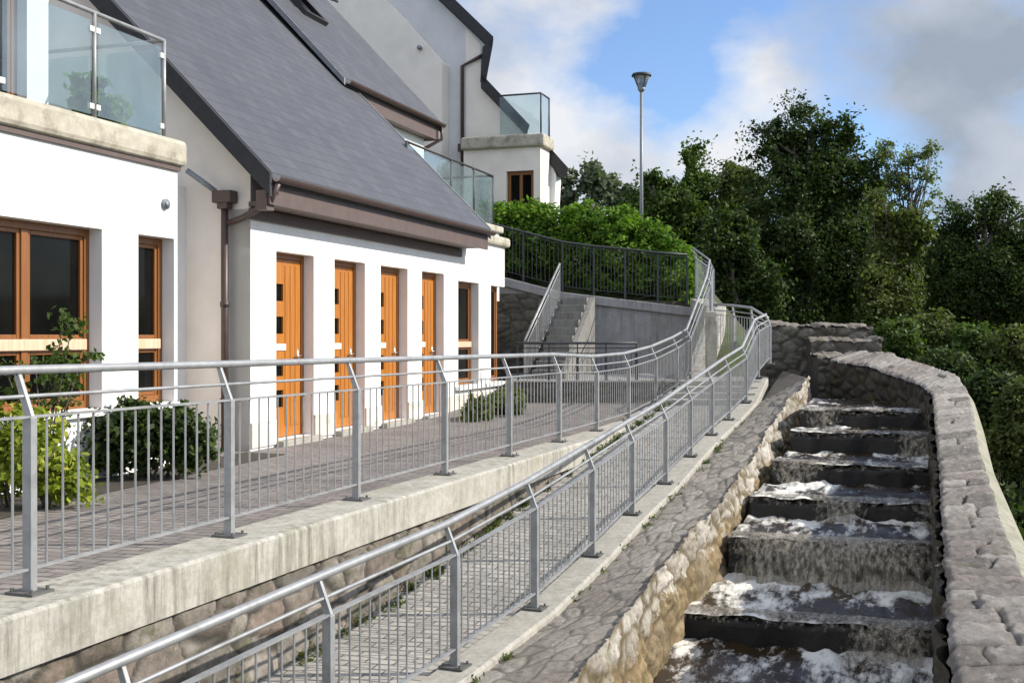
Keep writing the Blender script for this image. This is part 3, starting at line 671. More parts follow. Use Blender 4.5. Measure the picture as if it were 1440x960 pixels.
# roof windows near the top of the slope
def roof_window(s, o, oe, ze, pit, w, l, op):
    tp = math.tan(R(pit)); k = oe-o; c = fac(s, o, ze+k*tp)
    ud = (-NV*math.cos(R(pit))+ZV*math.sin(R(pit))); nn = (NV*math.sin(R(pit))+ZV*math.cos(R(pit)))
    f = MB()
    for sg_ in (-1, 1):
        f.obox(c+D*sg_*w/2+nn*.04, D, ud, nn, .04, l/2+.04, .05); f.obox(c+ud*sg_*l/2+nn*.04, D, ud, nn, w/2-.04, .04, .05)
    fr = f.build('roof_window', 'verge', hd)
    g = MB(); a = R(op); u2 = ud*math.cos(a)-nn*math.sin(a)*-1
    u2 = (ud*math.cos(a)-nn*math.sin(a)); n2 = D.cross(u2).normalized()
    top = c+ud*l/2+nn*.10
    cc = top-u2*l/2
    for sg_ in (-1, 1):
        g.obox(cc+D*sg_*(w/2-.04), D, u2, n2, .035, l/2, .02); g.obox(cc+u2*sg_*(l/2-.035), D, u2, n2, w/2-.08, .035, .02)
    sh = g.build('sash', 'verge', fr)
    q = MB(); q.obox(cc, D, u2, n2, w/2-.06, l/2-.06, .006); q.build('pane', 'pane', sh)
roof_window(8.1, O2-1.85, O2, Z2, 46.5, .8, 1.1, 22)
roof_window(3.4, OE-4.05, OE, ZE, 45, .8, 1.1, 18)

# ------------------------------------------------------------------ FAR HOUSE up the slope
hf = thing('house', 'far grey gabled house standing above the clipped hedge', 'house')
sC = 16.6
DC = Vector((-.09, 1, 0)).normalized()
mb = MB(); mb.prism([gab(430, 330, sC), gab(430, -150, sC), gab(470, -150, sC), gab(689, 60, sC), gab(681, 115, sC), gab(742, 184, sC), gab(742, 330, sC)], DC*6); mb.build('gable_wall', 'shaded_gable_render', hf)
mb = MB(); mb.prism([gab(430, 330, sC-.5), gab(430, -110, sC-.5), gab(565, 24, sC-.5), gab(621, 88, sC-.5), gab(621, 330, sC-.5)], D*.49); mb.build('parapet_wall', 'cream_render', hf)  # added proud slab; its sloping edge draws a shadow boundary on the gable
mb = MB(); mb.prism([gab(655, 330, sC-.012), gab(655, 40, sC-.012), gab(676, 62, sC-.012), gab(676, 116, sC-.012), gab(736, 184, sC-.012), gab(736, 330, sC-.012)], D*.01); mb.build('corner_wall', 'cream_render', hf)  # thin sheet in the unshaded tone, bounding the painted shade
# roof slabs (upper, lower) seen at their verge
def slab_px(poly, s0, dep, name, mat, **k):
    mb = MB(); mb.prism([gab(a, b, s0) for a, b in poly], DC*dep); return mb.build(name, mat, hf, **k)
slab_px([(470, -165), (694, 52), (690, 66), (470, -143)], sC-.25, 6.6, 'roof', 'verge')
slab_px([(694, 54), (693, 64), (687, 96), (683, 118), (676, 112), (679, 66)], sC-.25, 6.6, 'eave_board', 'verge')
slab_px([(677, 104), (745, 176), (741, 188), (677, 121)], sC-.25, 6.6, 'lower_roof', 'verge')
mb = MB(); mb.tube([gab(678, 78, sC-.06), gab(650, 93, sC-.06), gab(650, 330, sC-.06)], .05, 8); mb.build('downpipe', 'brown', hf, True)
mb = MB(); mb.obox(gab(650, 208, sC-.1), NV, D, ZV, .1, .07, .1); mb.build('hopper', 'brown', hf)
mb = MB(); v = gab(591, 68, sC-.53); mb.tube([v, v-D*.1], .06, 12); mb.build('wall_vent', 'lamp', hf, True)
# flat bay
sF = 15.2
def gx(px, s): return (gab(px, 200, s)-C0).dot(NV)
o_r = gx(760, sF); z_b = gab(760, 206, sF).z; z_t = gab(760, 188, sF).z
ow0, ow1 = gx(712, sF), gx(757, sF); zw1 = gab(735, 240, sF).z; zw0 = gab(735, 330, sF).z
mb = MB()
oL = gx(652, sF)
def gq(mb, o0, o1, z0, z1, s0, s1):
    gbox(mb, s0, s1, o0, o1, z0, z1)
gq(mb, oL, ow0, 1.5, z_b, sF, sF+.3); gq(mb, ow1-.12, o_r, 1.5, z_b, sF, sF+.3); gq(mb, ow0, ow1-.12, zw1, z_b, sF, sF+.3); gq(mb, ow0, ow1-.12, 1.5, zw0, sF, sF+.3)
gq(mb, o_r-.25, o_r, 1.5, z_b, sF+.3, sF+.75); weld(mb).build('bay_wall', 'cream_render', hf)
f = MB(); a, b = ow0, ow1-.12
for (x, y, u, w) in ((a, a+.09, zw0, zw1), (b-.09, b, zw0, zw1), (a+.09, b-.09, zw1-.09, zw1), ((a+b)/2-.04, (a+b)/2+.04, zw0, zw1-.09)): gq(f, x, y, u, w, sF+.1, sF+.17)
wn = f.build('window', 'frame', hf); f = MB(); gq(f, a+.05, b-.05, zw0, zw1-.05, sF+.13, sF+.14); f.build('pane', 'pane', wn)
mb = MB(); gq(mb, oL-.05, o_r+.12, z_b+.003, z_t, sF-.12, sF+.8); mb.build('coping', 'coping', hf, bevel=.05)
slab_px([(762, 206), (772, 206), (799, 236), (797, 246), (786, 246), (768, 224)], sF+.8, 2.6, 'side_roof', 'verge')
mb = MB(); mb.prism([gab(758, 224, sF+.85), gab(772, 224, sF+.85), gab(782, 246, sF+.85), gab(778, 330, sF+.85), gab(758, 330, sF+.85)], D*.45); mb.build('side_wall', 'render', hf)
bal3 = thing('glass_balustrade', 'small glass balcony screen on the far gabled house against the sky', 'balustrade', 'glass balcony screens')
q = [gab(703, 128, sF+.1), gab(760, 131, sF+.1)]
q0, q1 = (q[0]-C0).dot(NV), o_r-.02; zq = q[1].z
for o_ in (q1,):
    mb = MB(); mb.tube([fac(sF+.1, o_, z_t), fac(sF+.1, o_, zq)], .022, 8); mb.build('post', 'steel_dark', bal3, True)
mb = MB(); mb.tube([fac(sF+.8, q1, z_t), fac(sF+.8, q1, zq)], .022, 8); mb.build('post', 'steel_dark', bal3, True)
mb = MB(); gbox(mb, sF+.09, sF+.1, q0, q1-.03, z_t+.04, zq-.03); mb.build('glass_panel', 'glass', bal3)
mb = MB(); gbox(mb, sF+.13, sF+.77, q1-.01, q1, z_t+.04, zq-.03); mb.build('glass_panel', 'glass', bal3)
mb = MB(); mb.tube([fac(sF+.1, q0, zq), fac(sF+.1, q1, zq), fac(sF+.8, q1, zq)], .024, 8); mb.build('handrail', 'steel_dark', bal3, True)

# ------------------------------------------------------------------ RAILINGS
def railing(name, label, pts, htop, nb=14, lean=.075, mat='steel', group=None, hb=.87, hm=.97, zb=.12, side=None, plate=True, post=(.055, .045), r_top=.024, rb=.0065):
    """pts: post bases; htop: rail height at each post"""
    t = thing(name, label, 'railing', group)
    pts = [Vector(p) for p in pts]; n = len(pts)
    dirs = []
    for i in range(n):
        d = pts[min(i+1, n-1)]-pts[max(i-1, 0)]; d.z = 0; dirs.append(d.normalized())
    tops, mids, his, los = [], [], [], []
    for i, (p, h) in enumerate(zip(pts, htop)):
        d = dirs[i]; out = Vector((d.y, -d.x, 0)); k = h/1.1
        sh = out*(-lean if side is None else side*lean)
        knee = p+ZV*hb*k; top = p+ZV*(h-.02)+sh
        mb = MB(); mb.obox(p+ZV*hb*k*.5, d, out, ZV, post[1]/2, post[0]/2, hb*k/2)
        # leaning bracket plate
        w = d*(post[1]*.28); a, b = knee, top
        mb.prism([a-out*post[0]*.45-w, a+out*post[0]*.45-w, b+out*.016-w, b-out*.016-w], w*2)
        q = mb.build('post', mat, t, bevel=.004)
        if plate:
            pm = MB(); pm.obox(p+ZV*.006, d, out, ZV, .075, .085, .006)
            for u in (-1, 1):
                for v in (-1, 1): pm.tube([p+d*u*.055+out*v*.06+ZV*.012, p+d*u*.055+out*v*.06+ZV*.03], .009, 6)
            pm.build('base_plate', 'plate', q)
        tops.append(p+ZV*h+sh); his.append(p+ZV*hb*k); mids.append(p+ZV*hm*k+sh*((hm-hb)/(1.1-hb))); los.append(p+ZV*zb)
    mb = MB(); mb.tube(tops, r_top, 10); mb.build('top_rail', mat, t, True)
    mb = MB(); mb.tube(mids, .011, 6); mb.build('middle_rail', mat, t, True)
    for i in range(n-1):
        mb = MB(); mb.bar(his[i], his[i+1], .035, .012); mb.bar(los[i], los[i+1], .035, .012)
        m = max(2, nb if isinstance(nb, int) else nb[i])
        for k in range(1, m+1):
            f = k/(m+1); a, b = los[i].lerp(los[i+1], f), his[i].lerp(his[i+1], f); mb.tube([a, b], rb, 6, False)
        mb.build('baluster_panel', mat, t)
    return t
UF = [(-461, None, 4.03)]
upts, uh = [], []
def ux(Y): return -2.386+.36875*(Y-5.63)
for k in range(-2, 6):
    Y = 5.63+1.6*k; upts.append(Vector((ux(Y), Y, 0))); uh.append(1.1-.011*max(0, k))
for (px, yr, Y, zb) in ((839, 501, 15.2, 0.0), (884, 497, 16.8, .02), (922, 487, 18.4, .13), (952, 474, 20.0, .3), (971, 463, 21.4, .45), (999, 388, 23.0, 1.5), (1003, 366, 24.2, 1.9), (979, 349, 25.3, 2.1)):
    p = P(px, yr, Y); upts.append(Vector((p.x, p.y, zb))); uh.append(p.z-zb)
UPX = [p.copy() for p in upts]
railing('railing', 'pale galvanised railing along the terrace edge in front of the orange doors', upts, uh, nb=14, group='galvanised railings along the ramps')
lraw = [(190, 1560, 1245, 5.62), (465, 1045, 812, 7.2), (640, 937, 737, 8.78), (752, 855, 677, 10.36), (833, 780, 628, 11.94), (889, 722, 594, 13.52), (936, 679, 566, 15.1), (971, 641, 541, 16.7), (1001, 611, 520, 18.3), (1025, 590, 503, 19.9), (1049, 566, 488, 21.5), (1066, 531, 446, 23.0), (1082, 512, 446, 23.8)]
LP_ = []
lh = []
# smooth base line heights
for (px, pb, pr, Y) in lraw:
    b = PK(px, pb, Y); r = PK(px, pr, Y); LP_.append(b); lh.append(r.z-b.z)
# nearest post from extrapolation, off frame
d01 = LP_[2]-LP_[3]; LP_[1] = LP_[2]+d01*1.0+Vector((0, .02, 0)); r1 = PK(448, 812, LP_[1].y/K); lh[1] = .92; LP_[1].z = r1.z-.92
LP_[1].x = (462-720)/F*LP_[1].y
LP_[0] = LP_[1]+(LP_[1]-LP_[2]); lh[0] = .92
e0 = LP_[0]+(LP_[0]-LP_[1]); LP_.insert(0, e0); lh.insert(0, .92)
lh = [min(max(h, .86), .97) for h in lh]
railing('railing', 'galvanised railing along the lower ramp beside the stepped water channel', LP_, lh, nb=13, group='galvanised railings along the ramps', lean=.062)
# landing fence closing the top of the lower ramp
ef = [PK(1082, 512, 23.9), PK(1058, 505, 24.5), PK(1032, 500, 25.1), PK(1006, 497, 25.7)]
railing('railing', 'short galvanised railing closing the head of the lower ramp', ef, [PK(1082, 447, 23.9).z-ef[0].z, .92, .92, .92], nb=6, lean=.03, plate=False)
# railing on the upper terrace; its shade is put into the dark steel colour
up = []
for px, py in ((966, 358), (925, 355), (879, 350), (835, 346), (791, 340), (736, 326), (690, 314), (640, 303)):
    p = P(px, py, 25.35); up.append(Vector((p.x, p.y, p.z-1.1)))
railing('railing', 'dark straight railing on top of the retaining wall before the hedge', up, [1.1]*len(up), nb=8, lean=.01, mat='steel_dark', plate=False, hb=1.04, hm=1.08, rb=.009, r_top=.022)
# low railing before the stairs
lw = []
for px in (728, 772, 812, 852, 895):
    p = P(px, 482, 20.3); lw.append(Vector((p.x, p.y, .48)))
railing('railing', 'low grey railing along the top of the short wall in front of the concrete stairs', lw, [p_.z for p_ in [Vector((0, 0, .66))]*5], nb=5, lean=.0, plate=False, hb=.8, hm=.95, rb=.006, mat='steel_dark')

# ------------------------------------------------------------------ TERRACE, KERBS, RAMP
UK = Poly(upts)
def zter(Y): return interp([5, 13.6, 16.8, 18.4, 20, 21.4, 23], [0, 0, .0, .05, .12, .2, .25], Y)-.05
mb = MB()
rows = [2.0+.5*k for k in range(46)]
for a, b in zip(rows, rows[1:]):
    f = lambda X, Y: Vector((X, Y, zter(Y)))
    mb.add([f(-13, a), f(ux(a)-.13, a), f(ux(b)-.13, b), f(-13, b)], [(0, 1, 2, 3)])
tag(weld(mb).build('pavement', 'setts'), kind='structure')
def sweep(mb, path, prof):    # prof: (out, dz) ring swept along path with horizontal normals
    pts = [Vector(p) for p in path]; n = len(pts); m = len(prof); vs = []
    for i, p in enumerate(pts):
        d1 = (pts[i]-pts[i-1]) if i else (pts[1]-pts[0]); d2 = (pts[i+1]-pts[i]) if i < n-1 else d1
        d1.z = d2.z = 0; d = (d1.normalized()+d2.normalized()).normalized(); out = Vector((d.y, -d.x, 0))
        for (o, z) in prof: vs.append(p+out*o+ZV*z)
    fs = [(i*m+k, i*m+(k+1) % m, (i+1)*m+(k+1) % m, (i+1)*m+k) for i in range(n-1) for k in range(m)]
    fs += [tuple(range(m))[::-1], tuple(range((n-1)*m, n*m))]
    mb.add(vs, fs)
kp = []
for a, b in zip(upts, upts[1:]):
    for k in range(4): kp.append(a.lerp(b, k/4))
kp.append(upts[-1])
mb = MB(); sweep(mb, kp, [(-.14, -.45), (.12, -.45), (.12, -.265), (.27, -.265), (.27, -.02), (.25, -.001), (-.13, -.001), (-.14, -.012)])
tag(mb.build('kerb_wall', 'concrete', bevel=0), 'stained pale concrete kerb wall carrying the terrace railing', 'wall')
# rubble retaining wall under the kerb
def S_rw(u, v):
    Y = 2.6+u; p = Vector((ux(Y), Y, 0))+Vector((.938, -.346, 0))*.215; p.z = interp([-50, 16.8, 18.4, 20, 21.4, 23], [0, 0, .13, .3, .45, 1.4], Y)-.28-v; return p
rwt = thing('rubble_wall', 'dark rubble stone wall beneath the pale concrete kerb', 'wall')
rockface('stonework', S_rw, 19, 1.7, .024, (.38, .2), .03, 5, 'rubble', rwt, (.94, -.34, 0), .014, .2)
# lower ramp surface
lb = [p.copy() for p in LP_]
LPY = [p.y for p in lb]; LPX = [p.x for p in lb]; LPZ = [p.z for p in lb]
def lz(Y): return interp(LPY[:12], LPZ[:12], Y)
def lx(Y): return interp(LPY[:12], LPX[:12], Y)
mb = MB(); ys = [3.0+.4*k for k in range(38)]; ys = [y for y in ys if y < LPY[11]]+[LPY[11]]
for a, b in zip(ys, ys[1:]):
    f = lambda Y, s: Vector((ux(Y)+.18 if s else lx(Y)-.02, Y, lz(Y)-.04))
    mb.add([f(a, 1), f(a, 0), f(b, 0), f(b, 1)], [(0, 1, 2, 3)])
tag(weld(mb).build('path', 'ramp'), kind='structure')
# steps at the head of the lower ramp
st = thing('steps', 'short flight of pale concrete steps at the head of the lower ramp', 'steps')
ya, za = LPY[11], LPZ[11]; zl = LP_[12].z
for k in range(4):
    mb = MB(); y0 = ya+.02+k*.33; z1 = za-.04+(zl-za)*(k+1)/4; y1 = y0+.329 if k < 3 else 21.2
    xa = lambda y: ux(y)+.285
    xb = lambda y: interp([LPY[11], LPY[12], LPY[13], 21.5], [LPX[11], LPX[12], LPX[13], LPX[13]+.3], y)+.1
    mb.hexa([(xa(y0), y0, -.5), (xb(y0), y0, -.5), (xb(y1), y1, -.5), (xa(y1), y1, -.5)], [(xa(y0), y0, z1), (xb(y0), y0, z1), (xb(y1), y1, z1), (xa(y1), y1, z1)])
    mb.build('step', 'kerb', st, bevel=.01)
pr = MB(); c = P(1000, 470, 20.95); pr.obox(Vector((c.x, c.y, 1.0)), (1, 0, 0), (0, 1, 0), ZV, .09, .12, .72)
tag(pr.build('stone_pier', 'coping', bevel=.02), 'narrow concrete pier between the two railings at the ramp head', 'pier')
# kerb under the lower railing
kl = []
for a, b in zip(LP_[:12], LP_[1:12]):
    for k in range(4): kl.append(a.lerp(b, k/4))
kl += LP_[11:13]
mb = MB(); sweep(mb, kl, [(-.10, -.12), (.17, -.12), (.17, -.02), (.15, -.001), (-.08, -.001), (-.10, -.015)])
tag(mb.build('kerb', 'kerb'), 'pale concrete kerb under the lower ramp railing', 'kerb')

# ------------------------------------------------------------------ CHANNEL: left wall
te = [PK(829, 930, 8.8), PK(940, 785, 11.6), PK(1000, 722, 13.3), PK(1032, 678, 15.0), PK(1062, 635, 17), PK(1097, 580, 19.5), PK(1138, 529, 22)]
d0 = te[0]-te[1]; te = [te[0]+d0*1.6, te[0]+d0*.8]+te
TE = Poly(te)
TEy = [p.y for p in te]; TEx = [p.x for p in te]; TEz = [p.z for p in te]
def e_at(Y): return Vector((interp(TEy, TEx, Y), Y, interp(TEy, TEz, Y)))
BWy = [v*K for v in (9.5, 10.5, 12.0, 13.7, 15.2, 16.7, 18.1, 19.4, 21)]
BWp = [905, 925, 962, 1032, 1062, 1090, 1118, 1139, 1152]
def bl(Y): return max(interp(BWy, [(p-720)/F*y for p, y in zip(BWp, BWy)], Y), e_at(Y).x+.03)
cw = thing('channel_wall', 'broad stone topped wall between the lower railing and the stepped channel', 'wall')
Y0, Y1 = 5.6, te[-1].y
def S_top(u, v):
    Y = Y0+u; e = e_at(Y); kx = lx(Y)+.165; kz = lz(Y)-.07; w = v
    return Vector((kx+(e.x-kx)*v, Y, kz+(e.z-.03-kz)*v))
rockface('paving', lambda u, v: S_top(u, v/.8)+ZV*.012, Y1-Y0, .8, .018, (.34, .24), .011, 11, 'flag', cw, (0, 0, 1), .008, .16)
def S_face(u, v):           # v 0 at the bottom .. 1.35 at the top
    Y = Y0+u; e = e_at(Y); b = Vector((bl(Y), Y, e.z-1.35)); f = v/1.35; bulge = .10*math.sin(math.pi*f)
    p = b.lerp(e, f); p.x += .05*noise.noise(Vector((u*1.3, v*2, 4))); return p
rockface('wall_face', S_face, Y1-Y0, 1.37, .02, (.42, .24), .03, 12, 'face', cw, (1, -.2, .2), .03, .3, zone=lambda u, v: (v-.88)*1.5, lat=.02)
e = te[-1]; k = Vector((lx(e.y)+.15, e.y, lz(e.y)-.1))
mb = MB(); mb.hexa([k-ZV*2, Vector((bl(e.y), e.y, e.z-2)), Vector((bl(e.y)+.1, e.y+2.2, e.z-2)), k+Vector((.6, 2.2, -2))], [k, e-ZV*.03, e+Vector((.1, 2.2, .02)), k+Vector((.6, 2.2, 0))]); mb.build('wall_end', 'tier', cw)

# weirs and pools
WE = [(12.0, 387, 960, 1326), (13.7, 282, 1035, 1322), (15.2, 227, 1062, 1320), (16.7, 178, 1090, 1318), (18.1, 135, 1118, 1316), (18.9, 104, 1139, 1314)]
ACR = Vector((.94, -.30, 0)).normalized()
def rx(Y): return interp([4.0, 8, 11, 14, 17], [(1341-720)/F*4.0, (1326-720)/F*8, (1319-720)/F*11, (1314-720)/F*14, (1312-720)/F*17], Y)
weirs = []
for (Y, dr, pl, prr) in WE:
    Yk = Y*K; z = EYE-dr/F*Yk
    L = Vector((bl(Yk)-.06, Yk, z)); 
    t = (rx(Yk-.5)-L.x)/ACR.x; Rr = L+ACR*t; Rr.x = rx(Rr.y)+.05; weirs.append((L, Rr, z))
# extend one below the frame and one at the head
L, Rr, z = weirs[0]; z_low = EYE-3.18*K
lows = [z_low]+[w[2] for w in weirs]
falls = {0: [(.58, 1.04)], 1: [(-.04, 1.04)], 2: [(.3, .68), (.8, 1.08)], 3: [(-.05, .36)], 4: [(.66, 1.06)], 5: [(.0, .36)]}
wlab = ['lowest concrete weir step, nearest the camera', 'second weir step from the bottom, wholly veiled by brown falling water', 'third weir step from the bottom with a thin central trickle', 'fourth weir step from the bottom, wet at its left end only', 'fifth weir step from the bottom, spilling beside the parapet', 'topmost weir step below the curved stone wall']
wm = MB(); foam = []; cover = []
fm = MB()
prevdir = Vector((.37, 1, 0)).normalized()
for i, (L, Rr, z) in enumerate(weirs):
    d = (Rr-L).normalized(); bk = Vector((-d.y, d.x, 0)); bk = bk if bk.y > 0 else -bk
    mb = MB(); nseg = 14; th = .26; top = []
    rnd = random.Random(40+i)
    for k in range(nseg+1):
        q = L.lerp(Rr, k/nseg); h = rnd.uniform(-.05, -.004); o = rnd.uniform(-.02, .045)
        top.append((q+bk*o+ZV*h, q+bk*(th+rnd.uniform(-.03, .03))+ZV*(h-.005)))
    vs = []; fs = []
    for a, b in top:
        bt = a-bk*.05; bt.z = lows[i]-.3
        b2 = b.copy(); b2.z = lows[i]-.3
        mid = a.lerp(bt, .45)+bk*rnd.uniform(.0, .04)
        vs += [bt, mid, a-ZV*.03-bk*.015, a+bk*.03, b, b2]
    for k in range(nseg):
        for j in range(6): fs.append((k*6+j, k*6+(j+1) % 6, k*6+6+(j+1) % 6, k*6+6+j))
    fs += [(5, 4, 3, 2, 1, 0), tuple(nseg*6+j for j in range(6))]
    mb.add(vs, fs)
    tag(mb.build('weir_step', 'weir', bevel=.045), wlab[i], 'weir', 'weir steps of the channel')
    # a thin lip of water rolling over the whole crest
    def lip(a, b, L=L, Rr=Rr, bk=bk, i=i):
        q = L.lerp(Rr, a); cover.append(.04-.30*b*b); w = noise.noise(Vector((a*17+i*5, b, 1)))
        return q+bk*(.16-.24*b+.012*w)+ZV*(.036+.01*w-(.13+.05*w)*b**2.5)
    fm.grid(lip, 40, 5)
    # falling water
    for (fa, fb) in falls[i]:
        n = 24; m = 8
        def ff(a, b, L=L, Rr=Rr, z=z, fa=fa, fb=fb, i=i, bk=bk):
            f = fa+(fb-fa)*a; q = L.lerp(Rr, f); hgt = z-lows[i]+.06
            o = .05-.02-.30*b**.8; w = .03*noise.noise(Vector((f*14+i*7, b*2, 3)))
            dz = .045-(hgt+.02)*(b**1.5)
            cover.append(-.45*math.exp(-min(a, 1-a)*(fb-fa)*12)+.06)
            return q+bk*(o+w+.04)+ZV*(dz)
        fm.grid(ff, n, m)
# pools: from weir i's back up to foot of weir i+1
pools = []
for i in range(-1, 6):
    if i == -1:
        L0, R0 = weirs[0][0]-prevdir*4.2, weirs[0][1]-prevdir*4.2; z = z_low; L1, R1 = weirs[0][0], weirs[0][1]
        L0.x = bl(L0.y)-.1; R0.x = rx(R0.y)+.1
    elif i < 5: L0, R0, z = weirs[i]; L1, R1 = weirs[i+1][0], weirs[i+1][1]; z += .02
    else: L0, R0, z = weirs[i]; z += .02; L1, R1 = L0+Vector((.9, 2.6, 0)), R0+Vector((.5, 2.6, 0))
    pools.append((L0, R0, L1, R1, z, i))
nu, nv = 60, 40
for (L0, R0, L1, R1, z, i) in pools:
    fl = falls.get(i+1, [])
    def fn(a, b):
        e0 = L0.lerp(R0, a); e1 = L1.lerp(R1, a); q = e0.lerp(e1, b)
        inf = any(x0-.08 < a < x1+.08 for x0, x1 in fl)
        tb = (1-b)
        amp = .022+(.07 if inf else .03)*math.exp(-tb*3)
        h = amp*(noise.fractal(Vector((q.x*4.2, q.y*3.2, i*3.7)), 1, 2, 4))+.02*noise.noise(Vector((q.x*1.6, q.y*1.6, i)))
        h -= .02*math.exp(-b*14)
        fo = (.22 if inf else .07)*math.exp(-tb*1.5)+.09*math.exp(-b*6)+.07*(1-smooth01((a-.15)/.4))-.05
        foam.append(fo)
        return Vector((q.x, q.y, z+h))
    wm.grid(fn, nu, nv)
wo = wm.build('water', 'water', None, True)
at = wo.data.attributes.new('foam', 'FLOAT', 'POINT'); at.data.foreach_set('value', foam)
tag(wo, kind='structure')
fo = fm.build('waterfall', 'fall', None, True); at = fo.data.attributes.new('cover', 'FLOAT', 'POINT'); at.data.foreach_set('value', cover); tag(fo, kind='structure')

# ------------------------------------------------------------------ right parapet (curving round the head of the channel)
inn = [(1345, 1100, 4.6), (1333, 900, 6.2), (1326, 765, 9.3), (1319, 640, 13.5), (1314, 587, 15.9), (1311, 556, 17.6), (1298, 544, 18.7), (1275, 534, 19.7), (1219, 515, 21.2), (1168, 507, 22.4)]
out = [(1595, 1100, 4.6), (1478, 900, 6.2), (1420, 765, 9.3), (1377, 632, 13.8), (1369, 580, 16.4), (1362, 553, 18.2), (1348, 530, 19.7), (1313, 516, 21), (1259, 501, 22.5), (1215, 494, 23.6)]
IP = [PK(*a) for a in inn]; OP = [PK(*a) for a in out]
Ip, Op = Poly(IP), Poly(OP)
# resample by vertex fraction
def par(pl, f): 
    x = f*(len(pl)-1); i = min(int(x), len(pl)-2); return pl[i].lerp(pl[i+1], x-i)
LT = Ip.L
def S_par(u, v):
    x = u/LT*(len(IP)-1)
    # arc-length style mapping
    a = Ip.at(u); i = 0
    while i < len(IP)-2 and u > Ip.d[i+1]: i += 1
    t = (u-Ip.d[i])/(Ip.d[i+1]-Ip.d[i]); b = OP[i].lerp(OP[i+1], t)
    return a.lerp(b, v/.45)
pw = thing('parapet_wall', 'rough stone parapet curving round the right side and head of the channel', 'wall')
mb = MB()
def body(a, b):     # closed profile: inner face, top, outer face
    u = a*LT; k = int(round(b*5))
    I, O = S_par(u, .02), S_par(u, .43)
    return [Vector((I.x, I.y, -3.2)), I-ZV*.12, I-ZV*.03, O-ZV*.03, O-ZV*.12, Vector((O.x, O.y, -3.2))][k]
mb.grid(body, 80, 5); mb.build('core', 'mortar', pw)
rockface('capstones', lambda u, v: S_par(u, v), LT, .45, .0165, (.24, .46), 0.032, 21, 'parapet', pw, (0, 0, 1), .015, .17, edges=.035, lat=.025, course=(.15, .4))
def S_in(u, v): p = S_par(LT-u, 0); return p-ZV*(.03+v)
rockface('inner_face', S_in, LT, 1.5, .03, (.34, .18), .05, 22, 'wet', pw, (-.8, -.6, 0), .015, .25)
def S_out(u, v):
    p = S_par(u, .45); q = S_par(u, 0); d = (p-q); d.z = 0; d.normalize()
    w = min(1, v/1.6); return p+d*(.0+.30*(1-(1-w)**3))-ZV*(.05+1.3*w**1.7)
mb = MB(); mb.grid(lambda a, b: S_out(a*LT, b*1.6), 60, 6); mb.build('outer_batter', 'algae_conc', pw) if 'algae_conc' in M else None
M['algae_conc'] = conc('algae_concrete', (.25, .235, .185), (.36, .34, .27), (.14, .14, .08), (.15, .17, .09))
if not any(c.name.startswith('outer_batter') for c in pw.children): mb.build('outer_batter', 'algae_conc', pw)
# stepped end wall behind the channel head
ew = thing('stone_wall', 'stepped dark stone wall with pale capping at the head of the channel', 'wall')
tiers = [(1076, 1226, 454, 24.9, 25.7), (1140, 1240, 476, 24.4, 24.95), (1150, 1258, 497, 23.75, 24.45)]
for ti, (a, b, y, ya_, yb_) in enumerate(tiers):
    za_ = PK(a, y, ya_).z; p0, p1 = PK(a, y, ya_), PK(b, y, ya_); wd = p1.x-p0.x; dp_ = (yb_-ya_)*K
    mb = MB(); mb.box(p0.x+.03, p1.x-.05, ya_*K+.04, yb_*K, -2, za_-.06); mb.build('core', 'mortar', ew)
    sl = lambda u, t=ti: (-.05*u/wd if t == 0 else 0)+.03*noise.noise(Vector((u*2.1, t, 0)))
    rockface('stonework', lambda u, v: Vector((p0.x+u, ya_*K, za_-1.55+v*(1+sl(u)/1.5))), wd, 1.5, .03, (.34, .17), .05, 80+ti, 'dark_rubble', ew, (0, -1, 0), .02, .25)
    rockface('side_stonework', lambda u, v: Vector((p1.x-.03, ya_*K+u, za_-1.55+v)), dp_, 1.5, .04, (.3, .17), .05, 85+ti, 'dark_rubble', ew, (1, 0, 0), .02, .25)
    rockface('capping', lambda u, v: Vector((p0.x-.02+u, ya_*K-.05+v, za_-.03+sl(u))), wd+.04, dp_+.06, .025, (.42, .5), .05, 90+ti, 'tier', ew, (0, 0, 1), .025, .2, edges=.05, lat=.03)

# ------------------------------------------------------------------ retaining wall, low wall, stairs
rt = thing('retaining_wall', 'tall grey retaining wall below the dark railing', 'wall')
tp_ = [P(600, 372, 25.2), P(713, 391, 25.2), P(791, 411, 25.2), P(980, 433, 25.2)]
mb = MB(); 
for a, b in zip(tp_, tp_[1:]):
    mb.hexa([(a.x, a.y, -.5), (b.x, b.y, -.5), (b.x, b.y+.4, -.5), (a.x, a.y+.4, -.5)], [a-ZV*.2, b-ZV*.2, b+Vector((0, .4, -.2)), a+Vector((0, .4, -.2))])
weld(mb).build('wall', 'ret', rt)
mb = MB()
for a, b in zip(tp_, tp_[1:]):
    f = Vector((0, -.08, 0)); g = Vector((0, .45, 0))
    mb.hexa([a+f-ZV*.197, b+f-ZV*.197, b+g-ZV*.197, a+g-ZV*.197], [a+f, b+f, b+g, a+g])
weld(mb).build('coping', 'ret', rt, bevel=.015)
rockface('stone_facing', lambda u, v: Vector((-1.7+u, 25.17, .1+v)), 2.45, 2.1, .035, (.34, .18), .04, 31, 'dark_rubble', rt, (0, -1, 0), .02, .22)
lwt = thing('low_wall', 'low mossy stone wall below the stairs, under the low railing', 'wall')
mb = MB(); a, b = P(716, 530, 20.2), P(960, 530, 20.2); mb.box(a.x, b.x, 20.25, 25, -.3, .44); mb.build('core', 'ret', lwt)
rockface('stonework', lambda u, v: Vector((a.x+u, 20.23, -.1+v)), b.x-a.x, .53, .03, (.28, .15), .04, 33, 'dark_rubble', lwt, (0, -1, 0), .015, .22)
mb = MB(); mb.box(a.x, b.x, 20.17, 20.5, .443, .48); mb.build('coping', 'kerb', lwt, bevel=.01)
